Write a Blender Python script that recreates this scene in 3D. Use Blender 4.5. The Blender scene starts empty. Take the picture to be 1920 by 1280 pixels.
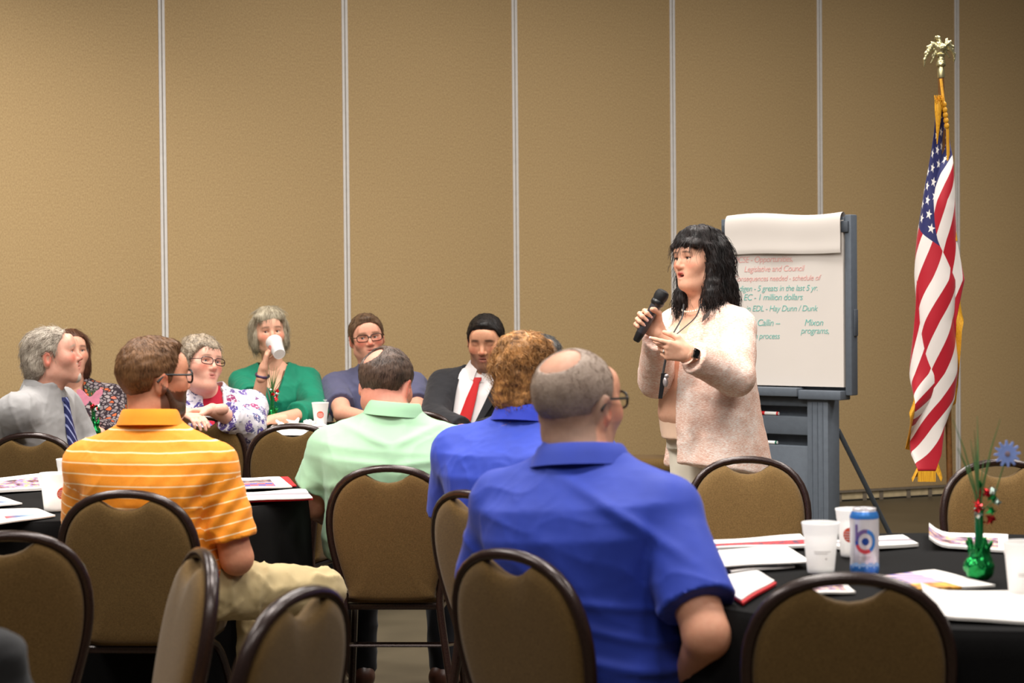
import bpy, bmesh, math, random
import numpy as np
from mathutils import Vector, Matrix

random.seed(7); np.random.seed(7)
SC = bpy.context.scene
COL = SC.collection

# ------------------------------------------------------------------ camera
FPX = 3733.0
PITCH = math.radians(-1.26)
ROLL = math.radians(-0.5)
CAMH = 1.40
cam_d = bpy.data.cameras.new('camera')
cam_d.lens = 70.0; cam_d.sensor_width = 36.0
cam_d.clip_end = 200
cam_d.dof.use_dof = True
cam_d.dof.focus_distance = 7.8
cam_d.dof.aperture_fstop = 5.0
cam = bpy.data.objects.new('camera', cam_d); COL.objects.link(cam)
CM = Matrix.Rotation(math.radians(90) + PITCH, 3, 'X') @ Matrix.Rotation(ROLL, 3, 'Z')
cam.matrix_world = Matrix.Translation((0, 0, CAMH)) @ CM.to_4x4()
SC.camera = cam

# ------------------------------------------------------------------ world, lights, exposure
wd = bpy.data.worlds.new('world'); SC.world = wd; wd.use_nodes = True
wd.node_tree.nodes['Background'].inputs[0].default_value = (1.0, 0.95, 0.89, 1)
wd.node_tree.nodes['Background'].inputs[1].default_value = 0.07
def area_light(name, loc, rot, sx, sy, power, color=(1, 0.962, 0.91), spread=180):
    l = bpy.data.lights.new(name, 'AREA'); l.shape = 'RECTANGLE'; l.size = sx; l.size_y = sy
    l.energy = power; l.color = color; l.spread = math.radians(spread)
    o = bpy.data.objects.new(name, l); COL.objects.link(o); o.location = loc
    o.rotation_euler = [math.radians(a) for a in rot]
    return o
for gx, gy, p, sp_ in ((-3.2, 4.2, 72, 150), (0.2, 4.2, 72, 150), (3.4, 4.2, 72, 150),
                       (-3.2, 6.6, 80, 150), (0.2, 6.6, 78, 150), (3.4, 6.8, 78, 150),
                       (-3.0, 8.9, 96, 112), (0.2, 9.2, 104, 148), (3.4, 10.0, 96, 150)):
    area_light('ceiling_light', (gx, gy, 4.9), (0, 0, 0), 1.3, 0.9, p, spread=sp_)
for gx in (-3.2, -0.4, 2.4):   # added fill row above the camera, brightens surfaces facing it; no known fixtures
    area_light('front_fill_light', (gx, 0.8, 4.7), (46, 0, -4 * gx), 1.3, 0.9, 24, spread=120)
area_light('speaker_fill_light', (-1.6, 4.6, 4.8), (40.5, 0, -37), 0.7, 0.7, 20, spread=62)   # added fill aimed at the speaker to brighten her front, no known lamp
SC.view_settings.view_transform = 'Standard'
SC.view_settings.look = 'None'
SC.view_settings.gamma = 1.0
SC.view_settings.use_curve_mapping = False
SC.view_settings.exposure = 0.13

CMN = np.array(CM)
def W(px, py, Z):
    d = CMN @ np.array([(px - 960) / FPX, -(py - 640) / FPX, -1.0])
    t = Z / d[1]
    return np.array([0, 0, CAMH]) + d * t
def PX(v):
    """image column and row of world points"""
    q = (np.asarray(v) - np.array([0, 0, CAMH])) @ CMN
    return 960 + FPX * q[:, 0] / -q[:, 2], 640 - FPX * q[:, 1] / -q[:, 2]
def WZ(px, py, z):
    """point on the horizontal plane of height z seen at the given pixel"""
    d = CMN @ np.array([(px - 960) / FPX, -(py - 640) / FPX, -1.0])
    t = (z - CAMH) / d[2]
    return np.array([0, 0, CAMH]) + d * t

# ------------------------------------------------------------------ helpers: colour and materials
def lin(r, g, b):
    f = lambda c: (c / 255 / 12.92) if c <= 10.3 else ((c / 255 + 0.055) / 1.055) ** 2.4
    return (f(r), f(g), f(b))
class NT:
    """tiny node-tree helper"""
    def __init__(s, name):
        s.m = bpy.data.materials.new(name); s.m.use_nodes = True
        s.t = s.m.node_tree; s.b = s.t.nodes['Principled BSDF']
    def n(s, typ, **kw):
        nd = s.t.nodes.new(typ)
        for k, v in kw.items(): setattr(nd, k, v)
        return nd
    def l(s, a, b): s.t.links.new(a, b)
    def math(s, op, a, b=None, c=None, clamp=False):
        nd = s.n('ShaderNodeMath', operation=op, use_clamp=clamp)
        for i, v in enumerate((a, b, c)):
            if v is None: continue
            if isinstance(v, (int, float)): nd.inputs[i].default_value = v
            else: s.l(v, nd.inputs[i])
        return nd.outputs[0]
    def mix(s, fac, a, b, blend='MIX'):
        nd = s.n('ShaderNodeMix', data_type='RGBA', blend_type=blend)
        for i, v in ((0, fac), (6, a), (7, b)):
            if isinstance(v, (int, float)): nd.inputs[i].default_value = v
            elif isinstance(v, tuple): nd.inputs[i].default_value = (*v[:3], 1)
            else: s.l(v, nd.inputs[i])
        return nd.outputs[2]
    def ramp(s, fac, stops):
        nd = s.n('ShaderNodeValToRGB')
        e = nd.color_ramp.elements
        while len(e) < len(stops): e.new(0.5)
        for i, (p, c) in enumerate(stops):
            e[i].position = p; e[i].color = (*c, 1) if len(c) == 3 else c
        s.l(fac, nd.inputs[0]); return nd.outputs[0]
    def obj(s, scale=None):
        o = s.n('ShaderNodeTexCoord').outputs['Object']
        if scale is None: return o
        mp = s.n('ShaderNodeMapping'); s.l(o, mp.inputs[0]); mp.inputs[3].default_value = scale
        return mp.outputs[0]
    def noise(s, vec, scale, detail=3, rough=0.5, out=0):
        nd = s.n('ShaderNodeTexNoise'); s.l(vec, nd.inputs['Vector'])
        nd.inputs['Scale'].default_value = scale; nd.inputs['Detail'].default_value = detail
        nd.inputs['Roughness'].default_value = rough
        return nd.outputs[out]
    def voronoi(s, vec, scale, feature='F1', out='Distance'):
        nd = s.n('ShaderNodeTexVoronoi', feature=feature); s.l(vec, nd.inputs['Vector'])
        nd.inputs['Scale'].default_value = scale
        return nd.outputs[out]
    def bump(s, h, strength=0.2, dist=0.002):
        nd = s.n('ShaderNodeBump'); nd.inputs['Strength'].default_value = strength
        nd.inputs['Distance'].default_value = dist
        s.l(h, nd.inputs['Height']); s.l(nd.outputs[0], s.b.inputs['Normal'])
    def set(s, col=None, rough=None, metal=None, spec=None):
        if col is not None:
            if isinstance(col, tuple): s.b.inputs['Base Color'].default_value = (*col[:3], 1)
            else: s.l(col, s.b.inputs['Base Color'])
        if rough is not None: s.b.inputs['Roughness'].default_value = rough
        if metal is not None: s.b.inputs['Metallic'].default_value = metal
        if spec is not None: s.b.inputs['Specular IOR Level'].default_value = spec
        return s.m
MATS = {}
def plain(name, rgb, rough=0.5, metal=0.0, var=0.12, scale=30, spec=0.5, bump=0.0, bscale=300):
    if name in MATS: return MATS[name]
    t = NT(name); c = lin(*rgb)
    nz = t.noise(t.obj(), scale, 3)
    dark = tuple(x * (1 - var) for x in c); lite = tuple(min(1, x * (1 + var)) for x in c)
    t.set(t.ramp(nz, [(0.3, dark), (0.7, lite)]), rough, metal, spec)
    if bump: t.bump(t.noise(t.obj(), bscale, 2), bump)
    MATS[name] = t.m; return t.m
def cloth(name, rgb, rough=0.85, var=0.08, weave=900, strength=0.25):
    if name in MATS: return MATS[name]
    t = NT(name); c = lin(*rgb)
    nz = t.noise(t.obj(), 14, 3)
    dark = tuple(x * (1 - var) for x in c); lite = tuple(min(1, x * (1 + var)) for x in c)
    t.set(t.ramp(nz, [(0.3, dark), (0.7, lite)]), rough, 0, 0.25)
    t.b.inputs['Sheen Weight'].default_value = 0.1
    t.bump(t.noise(t.obj(), weave, 1), strength, 0.001)
    MATS[name] = t.m; return t.m
def vcol_mat(name, rough=0.5, spec=0.4, sss=0.0, bump=0.0, bscale=200, fine=0.06):
    if name in MATS: return MATS[name]
    t = NT(name)
    a = t.n('ShaderNodeAttribute', attribute_name='col').outputs['Color']
    nz = t.noise(t.obj(), 90, 3)
    c = t.mix(fine, a, t.ramp(nz, [(0.35, (0.35, 0.2, 0.15)), (0.65, (1, 1, 1))]), 'OVERLAY')
    t.set(c, rough, 0, spec)
    if sss:
        t.b.inputs['Subsurface Weight'].default_value = sss
        t.b.inputs['Subsurface Radius'].default_value = (0.01, 0.004, 0.002)
        t.b.inputs['Subsurface Scale'].default_value = 0.6
    if bump: t.bump(t.noise(t.obj(), bscale, 3), bump, 0.001)
    MATS[name] = t.m; return t.m
def hair_mat(name, rgb, rgb2, stretch=(260, 260, 30), rough=0.5):
    if name in MATS: return MATS[name]
    t = NT(name)
    nz = t.noise(t.obj(stretch), 1.0, 3, 0.6)
    big = t.noise(t.obj(), 22, 3)
    f = t.math('MULTIPLY_ADD', big, 0.5, t.math('MULTIPLY', nz, 0.6))
    t.set(t.ramp(f, [(0.38, lin(*rgb)), (0.72, lin(*rgb2))]), rough, 0, 0.35)
    t.bump(nz, 0.6, 0.003)
    MATS[name] = t.m; return t.m

# ------------------------------------------------------------------ helpers: meshes and objects
def mesh_np(name, v, faces_list, smooth=True):
    """faces_list: list of int arrays (n,k) with k=3 or 4"""
    me = bpy.data.meshes.new(name)
    v = np.asarray(v, np.float32)
    me.vertices.add(len(v)); me.vertices.foreach_set('co', v.ravel())
    loops = np.concatenate([np.asarray(f, np.int32).ravel() for f in faces_list])
    tot = np.concatenate([np.full(len(f), np.asarray(f).shape[1], np.int32) for f in faces_list])
    st = np.concatenate([[0], np.cumsum(tot)[:-1]]).astype(np.int32)
    me.loops.add(len(loops)); me.loops.foreach_set('vertex_index', loops)
    me.polygons.add(len(tot)); me.polygons.foreach_set('loop_start', st); me.polygons.foreach_set('loop_total', tot)
    if smooth: me.polygons.foreach_set('use_smooth', np.ones(len(tot), bool))
    me.update(calc_edges=True); me.validate()
    return me
def setcol(me, col, name='col'):
    a = me.attributes.new(name, 'FLOAT_COLOR', 'POINT')
    c = np.ones((len(me.vertices), 4), np.float32); c[:, :3] = col
    a.data.foreach_set('color', c.ravel())
def setfloat(me, val, name):
    a = me.attributes.new(name, 'FLOAT', 'POINT'); a.data.foreach_set('value', np.asarray(val, np.float32))
class MB:
    """collects faces; build() links them as one mesh object"""
    def __init__(s): s.v = []; s.f = []
    def add(s, v, f):
        b = len(s.v); s.v += [tuple(p) for p in v]; s.f += [tuple(i + b for i in q) for q in f]; return s
    def box(s, lo, hi, bev=0.0):
        (x0, y0, z0), (x1, y1, z1) = lo, hi
        if bev:
            bm = bmesh.new(); bmesh.ops.create_cube(bm, size=1)
            for q in bm.verts:
                q.co = Vector(((x0 + x1) / 2 + q.co.x * (x1 - x0), (y0 + y1) / 2 + q.co.y * (y1 - y0), (z0 + z1) / 2 + q.co.z * (z1 - z0)))
            bmesh.ops.bevel(bm, geom=bm.edges[:], offset=bev, segments=2, affect='EDGES', profile=0.5)
            bm.verts.index_update()
            s.add([q.co[:] for q in bm.verts], [[q.index for q in f.verts] for f in bm.faces]); bm.free(); return s
        return s.add([(x0, y0, z0), (x1, y0, z0), (x1, y1, z0), (x0, y1, z0), (x0, y0, z1), (x1, y0, z1), (x1, y1, z1), (x0, y1, z1)],
                     [(3, 2, 1, 0), (4, 5, 6, 7), (0, 1, 5, 4), (1, 2, 6, 5), (2, 3, 7, 6), (3, 0, 4, 7)])
    def tube(s, path, r, n=8, rz=None, closed=False, caps=True):
        """sweep along path; r scalar or list; rz = second radius for an oval section"""
        P_ = [np.array(p, float) for p in path]; m = len(P_)
        rr = r if hasattr(r, '__len__') else [r] * m
        ref = np.array([0, 0, 1.0]); vs = []
        t0 = P_[1] - P_[0]
        if abs(t0[2]) > 0.9 * np.linalg.norm(t0): ref = np.array([0, 1.0, 0])
        for i in range(m):
            a = P_[i - 1] if (i > 0 or closed) else P_[i]; b = P_[(i + 1) % m] if (i < m - 1 or closed) else P_[i]
            t = b - a; t /= np.linalg.norm(t) + 1e-12
            x = np.cross(ref, t)
            if np.linalg.norm(x) < 1e-3: x = np.cross(np.array([1.0, 0.1, 0]), t)
            x /= np.linalg.norm(x); y = np.cross(t, x); ref = y
            r1 = rr[i]; r2 = r1 if rz is None else rz
            for k in range(n):
                c, sn = math.cos(2 * math.pi * k / n), math.sin(2 * math.pi * k / n)
                vs.append(P_[i] + x * c * r1 + y * sn * r2)
        fs = []
        for i in range(m if closed else m - 1):
            j = (i + 1) % m
            for k in range(n):
                k2 = (k + 1) % n
                fs.append((i * n + k, i * n + k2, j * n + k2, j * n + k))
        if not closed and caps:
            fs.append(tuple(range(n - 1, -1, -1))); fs.append(tuple((m - 1) * n + k for k in range(n)))
        return s.add(vs, fs)
    def lathe(s, prof, n=24, c=(0, 0, 0), ax=None):
        """prof: (radius, z) list"""
        R = np.eye(3) if ax is None else frame_z(ax)
        vs = []; c = np.array(c, float)
        for r, z in prof:
            for k in range(n):
                a = 2 * math.pi * k / n
                vs.append(c + R @ np.array([r * math.cos(a), r * math.sin(a), z]))
        fs = []
        for i in range(len(prof) - 1):
            for k in range(n):
                k2 = (k + 1) % n
                fs.append((i * n + k, i * n + k2, (i + 1) * n + k2, (i + 1) * n + k))
        if prof[0][0] > 1e-6: fs.append(tuple(range(n - 1, -1, -1)))
        if prof[-1][0] > 1e-6: fs.append(tuple((len(prof) - 1) * n + k for k in range(n)))
        return s.add(vs, fs)
    def sphere(s, c, r, n=12, m=8, sc=(1, 1, 1)):
        vs = []; 
        for i in range(m + 1):
            th = math.pi * i / m
            for k in range(n):
                a = 2 * math.pi * k / n
                vs.append((c[0] + r * sc[0] * math.sin(th) * math.cos(a), c[1] + r * sc[1] * math.sin(th) * math.sin(a), c[2] + r * sc[2] * math.cos(th)))
        fs = [(i * n + k, (i + 1) * n + k, (i + 1) * n + (k + 1) % n, i * n + (k + 1) % n) for i in range(m) for k in range(n)]
        return s.add(vs, fs)
    def prism(s, poly, y0, y1):
        """poly in x,z extruded along y"""
        n = len(poly)
        return s.add([(x, y0, z) for x, z in poly] + [(x, y1, z) for x, z in poly],
                     [tuple(range(n)), tuple(range(2 * n - 1, n - 1, -1))] + [(i, i + n, (i + 1) % n + n, (i + 1) % n) for i in range(n)])
    def build(s, name, mat, parent=None, smooth=True, loc=None, rotz=0, angle=40):
        me = bpy.data.meshes.new(name); me.from_pydata([tuple(float(c) for c in p) for p in s.v], [], s.f)
        bm = bmesh.new(); bm.from_mesh(me); bmesh.ops.recalc_face_normals(bm, faces=bm.faces[:]); bm.to_mesh(me); bm.free()
        if smooth:
            me.polygons.foreach_set('use_smooth', [True] * len(me.polygons))
            me.set_sharp_from_angle(angle=math.radians(angle))
        me.update()
        return link(name, me, mat, parent, loc, rotz)
def frame_z(ax):
    z = np.array(ax, float); z /= np.linalg.norm(z)
    r = np.array([0, 1.0, 0]) if abs(z[1]) < 0.9 else np.array([1.0, 0, 0])
    x = np.cross(r, z); x /= np.linalg.norm(x); y = np.cross(z, x)
    return np.stack([x, y, z], 1)
def link(name, me, mat, parent=None, loc=None, rotz=0):
    o = bpy.data.objects.new(name, me); COL.objects.link(o)
    if mat is not None:
        for m in (mat if isinstance(mat, (list, tuple)) else [mat]): me.materials.append(m)
    if parent is not None: o.parent = parent
    if loc is not None: o.location = [float(c) for c in loc]
    if rotz: o.rotation_euler = (0, 0, rotz)
    return o
def tag(o, label, cat, group=None, kind=None):
    o['label'] = label; o['category'] = cat
    if group: o['group'] = group
    if kind: o['kind'] = kind
    return o
def empty(name, loc=(0, 0, 0), rotz=0):
    o = bpy.data.objects.new(name, None); COL.objects.link(o)
    o.location = [float(c) for c in loc]; o.rotation_euler = (0, 0, rotz); o.empty_display_size = 0.1
    return o
def copy_tree(o, parent=None):
    c = o.copy(); COL.objects.link(c)
    if parent is not None: c.parent = parent
    for ch in list(o.children): copy_tree(ch, c)
    return c
def struct(o): o['kind'] = 'structure'; return o

# ------------------------------------------------------------------ implicit surfaces (smooth unions -> surface nets)
def smin(a, b, k):
    if k <= 1e-6: return np.minimum(a, b)
    h = np.maximum(k - np.abs(a - b), 0) / k
    return np.minimum(a, b) - h * h * k * 0.25
def V3(*a): return np.array(a, np.float32)
class Prim:
    def __init__(s, f, lo, hi, k=0.02, op='add'): s.f = f; s.lo = np.array(lo); s.hi = np.array(hi); s.k = k; s.op = op
def cone(a, b, ra, rb, k=0.02, op='add', cut=None, cut2=None):
    a = np.array(a, float); b = np.array(b, float)
    def f(X, Y, Z):
        d = b - a; L2 = float(d @ d) + 1e-12
        px, py, pz = X - a[0], Y - a[1], Z - a[2]
        t = np.clip((px * d[0] + py * d[1] + pz * d[2]) / L2, 0, 1)
        q = np.sqrt((px - d[0] * t) ** 2 + (py - d[1] * t) ** 2 + (pz - d[2] * t) ** 2) - (ra + (rb - ra) * t)
        for cc in (cut, cut2):
            if cc is not None:
                c, n = cc; q = np.maximum(q, (X - c[0]) * n[0] + (Y - c[1]) * n[1] + (Z - c[2]) * n[2])
        return q
    lo = np.minimum(a - ra, b - rb); hi = np.maximum(a + ra, b + rb)
    return Prim(f, lo, hi, k, op)
def ell(c, r, R=None, k=0.02, op='add'):
    c = np.array(c, float); r = np.array(r, float); R_ = np.eye(3) if R is None else np.array(R)
    def f(X, Y, Z):
        dx, dy, dz = X - c[0], Y - c[1], Z - c[2]
        q = [(dx * R_[0, i] + dy * R_[1, i] + dz * R_[2, i]) for i in range(3)]
        k0 = np.sqrt(sum((q[i] / r[i]) ** 2 for i in range(3)))
        k1 = np.sqrt(sum((q[i] / r[i] ** 2) ** 2 for i in range(3))) + 1e-9
        return k0 * (k0 - 1) / k1
    e = np.abs(R_) @ r
    return Prim(f, c - e, c + e, k, op)
def loft(p0, p1, right0, right1, prof, o=0.0, k=0.03, op='add'):
    """elliptic tube along p0->p1; prof rows (t, half width, half depth, forward offset)"""
    p0 = np.array(p0, float); p1 = np.array(p1, float); L = np.linalg.norm(p1 - p0); ax = (p1 - p0) / L
    pr = np.array(prof, float)
    r0 = np.array(right0, float); r1 = np.array(right1, float)
    def f(X, Y, Z):
        dx, dy, dz = X - p0[0], Y - p0[1], Z - p0[2]
        s = dx * ax[0] + dy * ax[1] + dz * ax[2]; t = s / L
        a = np.interp(t, pr[:, 0], pr[:, 1]) + o; b = np.interp(t, pr[:, 0], pr[:, 2]) + o
        oy = np.interp(t, pr[:, 0], pr[:, 3])
        tc = np.clip(t, 0, 1)
        R = [r0[i] + (r1[i] - r0[i]) * tc for i in range(3)]
        dt = R[0] * ax[0] + R[1] * ax[1] + R[2] * ax[2]
        R = [R[i] - dt * ax[i] for i in range(3)]
        n = np.sqrt(R[0] ** 2 + R[1] ** 2 + R[2] ** 2); R = [q / n for q in R]
        F = [ax[1] * R[2] - ax[2] * R[1], ax[2] * R[0] - ax[0] * R[2], ax[0] * R[1] - ax[1] * R[0]]
        u = dx * R[0] + dy * R[1] + dz * R[2]; v = dx * F[0] + dy * F[1] + dz * F[2] - oy
        k0 = (np.abs(u / a) ** 2.4 + np.abs(v / b) ** 2.4) ** (1 / 2.4)
        d = (k0 - 1) * np.minimum(a, b)
        return np.maximum(d, np.maximum((pr[0, 0] - t) * L - o, (t - pr[-1, 0]) * L - o))
    m = pr[:, 1:3].max() + o + abs(pr[:, 3]).max()
    q0 = p0 + ax * L * min(0, pr[0, 0]); q1 = p0 + ax * L * max(1, pr[-1, 0])
    return Prim(f, np.minimum(q0, q1) - m, np.maximum(q0, q1) + m, k, op)
def planecut(c, n, lo, hi, k=0.0):
    """removes the side the normal points to"""
    c = np.array(c, float); n = np.array(n, float)
    return Prim(lambda X, Y, Z: -((X - c[0]) * n[0] + (Y - c[1]) * n[1] + (Z - c[2]) * n[2]), lo, hi, k, 'sub')
def sdf_mesh(prims, h):
    adds = [p for p in prims if p.op == 'add']
    lo = np.min([p.lo for p in adds], 0) - 3 * h - 0.012; hi = np.max([p.hi for p in adds], 0) + 3 * h + 0.012
    n = np.ceil((hi - lo) / h).astype(int) + 1
    F = np.full(n, 0.5, np.float32)
    ax = [lo[i] + np.arange(n[i]) * h for i in range(3)]
    for p in prims:
        m = p.k + 2.5 * h
        i0 = np.maximum(np.floor((p.lo - m - lo) / h).astype(int), 0); i1 = np.minimum(np.ceil((p.hi + m - lo) / h).astype(int) + 1, n)
        if (i1 <= i0).any(): continue
        sl = tuple(slice(i0[i], i1[i]) for i in range(3))
        X = ax[0][sl[0]][:, None, None]; Y = ax[1][sl[1]][None, :, None]; Z = ax[2][sl[2]][None, None, :]
        d = p.f(X, Y, Z).astype(np.float32); cur = F[sl]
        if p.op == 'add': F[sl] = smin(cur, d, p.k)
        else: F[sl] = -smin(-cur, d, p.k)
    return surface_nets(F, lo, h)
def surface_nets(F, lo, h):
    S = F < 0
    c = S[:-1, :-1, :-1].astype(np.int8)
    nx, ny, nz = [q - 1 for q in F.shape]
    cnt = np.zeros((nx, ny, nz), np.int8)
    for i in (0, 1):
        for j in (0, 1):
            for k in (0, 1): cnt += S[i:nx + i, j:ny + j, k:nz + k]
    act = (cnt > 0) & (cnt < 8)
    idx = np.full(act.shape, -1, np.int64); ii = np.argwhere(act); idx[act] = np.arange(len(ii))
    acc = np.zeros((len(ii), 3)); num = np.zeros(len(ii))
    I, J, K = ii.T
    val = {(i, j, k): F[I + i, J + j, K + k] for i in (0, 1) for j in (0, 1) for k in (0, 1)}
    for a in val:
        for d in range(3):
            if a[d]: continue
            b = list(a); b[d] = 1; b = tuple(b)
            m = (val[a] < 0) != (val[b] < 0)
            t = val[a] / (val[a] - val[b] + 1e-12)
            p = np.zeros((len(ii), 3)); p += np.array(a); p[:, d] += t
            acc[m] += p[m]; num[m] += 1
    v = (ii + acc / num[:, None]) * h + lo
    quads = []
    for d in range(3):
        e = [1, 2], [2, 0], [0, 1]
        u, w = e[d]
        sh = [slice(None)] * 3; sh2 = [slice(None)] * 3
        sh[d] = slice(0, -1); sh2[d] = slice(1, None)
        A = S[tuple(sh)]; B = S[tuple(sh2)]
        q = np.argwhere(A != B); 
        q = q[(q[:, u] > 0) & (q[:, w] > 0) & (q[:, u] < act.shape[u]) & (q[:, w] < act.shape[w])]
        fl = A[tuple(q.T)]
        def at(du, dw):
            r = q.copy(); r[:, u] -= du; r[:, w] -= dw; return idx[tuple(r.T)]
        f = np.stack([at(1, 1), at(0, 1), at(0, 0), at(1, 0)], 1)
        f[~fl] = f[~fl][:, ::-1]
        quads.append(f)
    f = np.concatenate(quads); f = f[(f >= 0).all(1)]
    return v, f
def vnormals(v, f):
    a, b, c, d = v[f[:, 0]], v[f[:, 1]], v[f[:, 2]], v[f[:, 3]]
    n = np.cross(c - a, d - b); N = np.zeros_like(v)
    for i in range(4):
        for j in range(3): N[:, j] += np.bincount(f[:, i], n[:, j], len(v))
    return N / (np.linalg.norm(N, axis=1, keepdims=True) + 1e-12)
def wav(p, seed, freq):
    r = np.random.RandomState(seed); out = 0
    for i in range(5):
        k = r.normal(size=3); k *= freq * (0.6 + r.rand()) / np.linalg.norm(k)
        k2 = r.normal(size=3) * freq * 0.5
        out = out + np.sin(p @ k + r.rand() * 6 + 1.5 * np.sin(p @ k2 + r.rand() * 6))
    return out / 5
def folds(v, f, amp, freq, seed, stretch=(1, 1, 1), it=1):
    """soft cloth folds: ridged, stretched waves pushed along the normals"""
    n = vnormals(v, f); q = v * np.array(stretch)
    w = wav(q, seed, freq); w2 = wav(q, seed + 31, freq * 2.1)
    d = amp * (0.9 * (1 - 2 * np.sqrt(np.abs(w))) + 0.35 * w2) * (0.5 + 0.5 * wav(v, seed + 77, 7.0))
    return v + n * d[:, None]
def Rz(a): c, s = math.cos(a), math.sin(a); return np.array([[c, -s, 0], [s, c, 0], [0, 0, 1.0]])
def Rx(a): c, s = math.cos(a), math.sin(a); return np.array([[1.0, 0, 0], [0, c, -s], [0, s, c]])
def Ry(a): c, s = math.cos(a), math.sin(a); return np.array([[c, 0, s], [0, 1.0, 0], [-s, 0, c]])
def rad(d): return math.radians(d)
def unit(v): v = np.array(v, float); return v / np.linalg.norm(v)

# ------------------------------------------------------------------ setting: floor, wall with panels
def floor_material():
    t = NT('floor_concrete')
    n1 = t.noise(t.obj(), 1.3, 5, 0.6); n2 = t.noise(t.obj(), 40, 3)
    c = t.ramp(n1, [(0.3, lin(66, 58, 43)), (0.7, lin(88, 78, 60))])
    c = t.mix(t.math('MULTIPLY', n2, 0.25), c, lin(56, 49, 37))
    t.set(c, 0.42, 0, 0.4); t.bump(n2, 0.06); return t.m
fl = MB(); fl.box((-9, -1.5, -0.1), (10, 19, 0)); struct(fl.build('floor', floor_material(), smooth=False))
def wall_vinyl():
    t = NT('wall_vinyl')
    n1 = t.noise(t.obj((1, 1, 0.5)), 170, 4, 0.7); n2 = t.noise(t.obj(), 2.5, 3)
    c = t.ramp(n1, [(0.34, lin(174, 144, 101)), (0.5, lin(191, 161, 115)), (0.66, lin(206, 176, 130))])
    c = t.mix(t.math('MULTIPLY', n2, 0.12), c, lin(168, 138, 96))
    t.set(c, 0.75, 0, 0.25); t.bump(n1, 0.08, 0.001); return t.m
WALL_A = math.radians(24); WALL_0 = np.array([-2.015, 11.57]); PW = 1.12
M_seam = plain('seam_aluminium', (232, 226, 220), 0.5, 0.0, 0.04)
M_seam_d = plain('seam_gasket', (150, 138, 122), 0.7)
M_vinyl = wall_vinyl()
M_sweep = plain('sweep_cream', (196, 176, 138), 0.6)
M_sweep_d = plain('sweep_grey', (120, 108, 92), 0.6)
wall = struct(empty('wall_back', (WALL_0[0], WALL_0[1], 0), WALL_A)); WH = 4.9
pm = MB(); pm.box((0.016, 0, 0.075), (PW - 0.016, 0.10, WH), 0.006); p_me = pm.build('panel', M_vinyl, wall, smooth=True)
sm = MB(); sm.box((-0.019, -0.006, 0.075), (-0.003, 0.07, WH), 0.002); sm.box((0.003, -0.006, 0.075), (0.019, 0.07, WH), 0.002)
s_me = sm.build('seam_strip', M_seam, wall)
gm = MB(); gm.box((-0.004, 0.002, 0.075), (0.004, 0.07, WH)); g_me = gm.build('seam_gasket', M_seam_d, wall)
bm_ = MB(); bm_.box((0.0, 0.012, 0.012), (PW, 0.09, 0.062)); b_me = bm_.build('sweep_seal', M_sweep, wall)
rm = MB(); rm.box((0.0, -0.004, 0.060), (PW, 0.09, 0.076)); r_me = rm.build('bottom_rail', M_sweep_d, wall)
for k in range(-5, 12):
    for src in (p_me, s_me, g_me, b_me, r_me):
        if k == -5: src.location.x = k * PW; continue
        c = src.copy(); COL.objects.link(c); c.parent = wall; c.location.x = k * PW
cm = MB(); cm.box((0, 0.006, 0.0), (0.03, 0.012, 0.062)); c_me = cm.build('seal_clip', M_sweep_d, wall)
kk = 0
for k in range(0, 8):
    for q in (0.12, 0.3, 0.42, 0.62, 0.78, 0.95):
        c = c_me if kk == 0 else c_me.copy()
        if kk: COL.objects.link(c); c.parent = wall
        c.location.x = (k + q) * PW; kk += 1

# ------------------------------------------------------------------ banquet chairs
def chair_fabric():
    t = NT('chair_fabric')
    w1 = t.n('ShaderNodeTexChecker'); t.l(t.obj(), w1.inputs[0]); w1.inputs['Scale'].default_value = 420
    n1 = t.noise(t.obj(), 260, 3, 0.7); n2 = t.noise(t.obj(), 9, 3)
    c = t.ramp(n1, [(0.3, lin(90, 67, 33)), (0.7, lin(126, 98, 55))])
    c = t.mix(t.math('MULTIPLY', w1.outputs['Fac'], 0.22), c, lin(74, 54, 27))
    c = t.mix(t.math('MULTIPLY', n2, 0.2), c, lin(96, 71, 38))
    t.set(c, 0.85, 0, 0.2); t.b.inputs['Sheen Weight'].default_value = 0.12
    t.bump(n1, 0.3, 0.001); return t.m
M_chairfab = chair_fabric()
def chair_metal():
    t = NT('chair_metal_brown')
    n1 = t.noise(t.obj(), 500, 2, 0.6)
    t.set(t.ramp(n1, [(0.3, lin(34, 20, 17)), (0.75, lin(62, 42, 36))]), 0.27, 0.25, 0.6); t.bump(n1, 0.10, 0.0006); return t.m
M_chairmet = chair_metal()
M_rubber = plain('rubber_black', (24, 22, 21), 0.7)
def back_y(z):  # the back leans as it rises; legs splay backwards below the seat
    if z >= 0.44: return -0.205 - (z - 0.44) * 0.20
    return -0.205 - (0.44 - z) * 0.10
HOOP = [(0.0, 0.856), (0.05, 0.8535), (0.10, 0.842), (0.145, 0.818), (0.176, 0.78), (0.193, 0.735), (0.199, 0.685),
        (0.197, 0.635), (0.188, 0.58), (0.174, 0.525), (0.160, 0.475), (0.153, 0.44), (0.155, 0.40), (0.163, 0.34), (0.18, 0.22), (0.199, 0.1), (0.214, 0.012)]
def smooth_pts(pts, n):
    pts = np.array(pts, float); d = np.concatenate([[0], np.cumsum(np.linalg.norm(np.diff(pts, axis=0), axis=1))])
    s = np.linspace(0, d[-1], n); out = np.stack([np.interp(s, d, pts[:, i]) for i in range(pts.shape[1])], 1)
    for _ in range(2): out[1:-1] = (out[:-2] + 2 * out[1:-1] + out[2:]) / 4
    return out
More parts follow.
